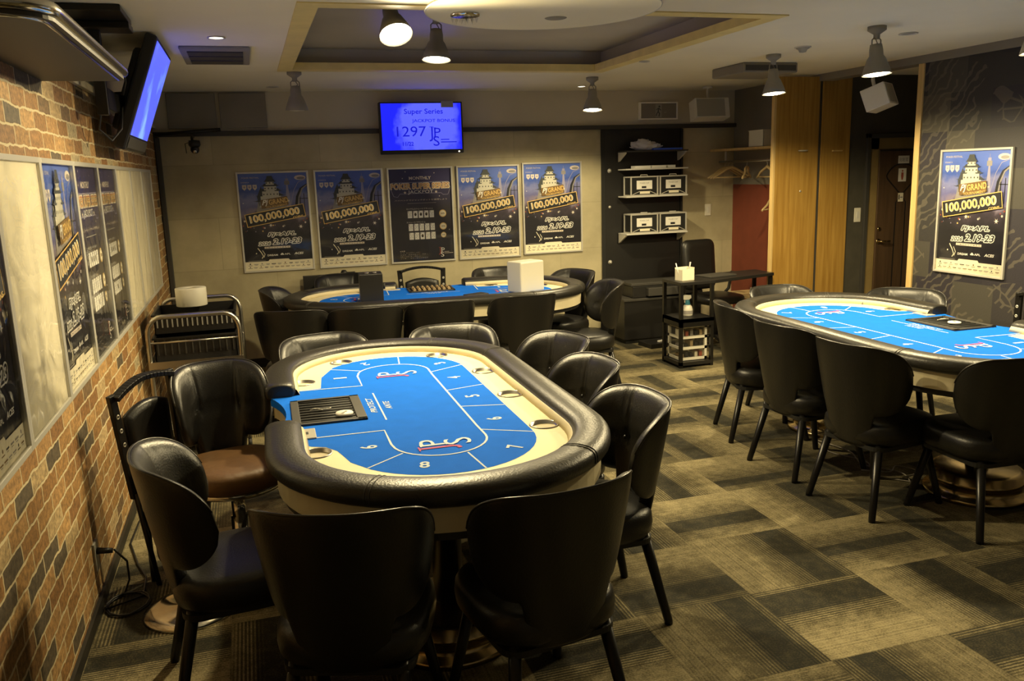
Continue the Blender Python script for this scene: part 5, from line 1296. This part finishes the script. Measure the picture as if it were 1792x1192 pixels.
crate((.33, -2.05, .752), .245, .22, .13, 'upper slotted black crate stacked on the cart, light gaps in its front', ribs=16)
b = BM(); lathe(b, [(.02, 0), (.098, 0), (.10, .004), (.10, .116), (.098, .12), (.02, .12), (.02, 0)], 36); o = obj('paper_roll', b, 'white_plastic', loc=(.30, -1.93, .8825)); tag(o, 'white paper roll standing on the upper crate of the cart', 'paper roll')

# ------------------------------------------------------------------ things on and near the far table
l, a = on_table(T3, .53, .10, FZ+.004, pi)
t = thing('card_shuffler', 'tall black box with chrome buttons standing on the far table', 'machine', l, a)
b = BM(); box(b, (-.088, -.10, 0), (.088, .10, .215)); obj('casing', b, 'black_plastic', t, bevel=.004)
for x in (-.03, .03):
    b = BM(); lathe(b, [(0, .215), (.02, .215), (.018, .226), (0, .228)], 16, c=(x, -.05, 0)); obj('button', b, 'chrome', t)
b = BM(); lathe(b, [(0, 0), (.026, 0), (.026, .02), (0, .022)], 16, M4=Matrix.Translation((.088, 0, .11)) @ Matrix.Rotation(pi/2, 4, 'Y')); obj('side_knob', b, 'black_matte', t)
l, a = on_table(T3, -.70, .10, FZ+.004, pi)
t = thing('tower_case', 'upright white computer-like case on the far table', 'machine', l, a+R(28))
b = BM(); box(b, (-.125, -.085, 0), (.125, .085, .245)); obj('casing', b, 'white_plastic', t, bevel=.012)
b = BM(); box(b, (.1245, .02, .185), (.128, .072, .235)); obj('port', b, 'grey_plastic', t); b = BM(); box(b, (.1245, .045, .09), (.128, .055, .15)); obj('slot', b, 'ink', t)
b = BM(); box(b, (.128, .035, .195), (.129, .055, .21)); obj('button', b, 'ink', t)
for (x, y), lb in (((-.28, .16), 'dark phone-like pad lying on the far table beside the white case'),):
    l, a = on_table(T3, x, y, FZ+.004, .5); b = BM(); box(b, (-.09, -.05, 0), (.09, .05, .012)); o = obj('remote_pad', b, 'black_plastic', loc=l, rotz=a, bevel=.003); tag(o, lb, 'device')
t = thing('monitor', 'flat black monitor with webcam behind the far table, leaning by the wall under the posters', 'monitor', (1.41, -.10, 0))
b = BM(); box(b, (-.27, -.02, .58), (.27, .02, .83)); obj('display', b, 'black_plastic', t, bevel=.004)
b = BM(); box(b, (-.03, 0, .0), (.03, .03, .62)); box(b, (-.16, -.06, 0), (.16, .08, .015)); obj('stand', b, 'black_metal', t)
b = BM(); lathe(b, [(0, 0), (.03, 0), (.03, .012), (.02, .03), (0, .034)], 18, c=(.10, 0, .83)); box(b, (.12, -.012, .832), (.20, .012, .842)); obj('webcam', b, 'black_plastic', t)

# loose cables under the table by the patterned wall
b = BM()
for k, pts in enumerate([[(3.95, -3.75, .006), (3.9, -3.95, .006), (3.98, -4.15, .006), (3.88, -4.35, .006), (3.98, -4.5, .006), (4.05, -4.62, .006)],
                         [(3.95, -3.72, .012), (4.0, -3.98, .012), (3.92, -4.2, .012), (4.02, -4.38, .012), (3.94, -4.55, .012)],
                         [(3.84, -4.28, .018), (3.96, -4.36, .018), (4.06, -4.30, .018), (4.10, -4.42, .018), (3.96, -4.46, .018)]]):
    P = [Vector(q) for q in pts]; sm = []
    for i in range(len(P)-1):
        p0, p1, p2, p3 = P[max(0, i-1)], P[i], P[i+1], P[min(len(P)-1, i+2)]
        for s in range(6):
            u = s/6; sm.append(.5*((2*p1)+(-p0+p2)*u+(2*p0-5*p1+4*p2-p3)*u*u+(-p0+3*p1-3*p2+p3)*u**3))
    sm.append(P[-1]); tube(b, sm, .004, 6)
o = obj('loose_cable', b, 'cable_grey'); tag(o, 'tangle of loose pale cables on the carpet under the table by the patterned wall', 'cable')
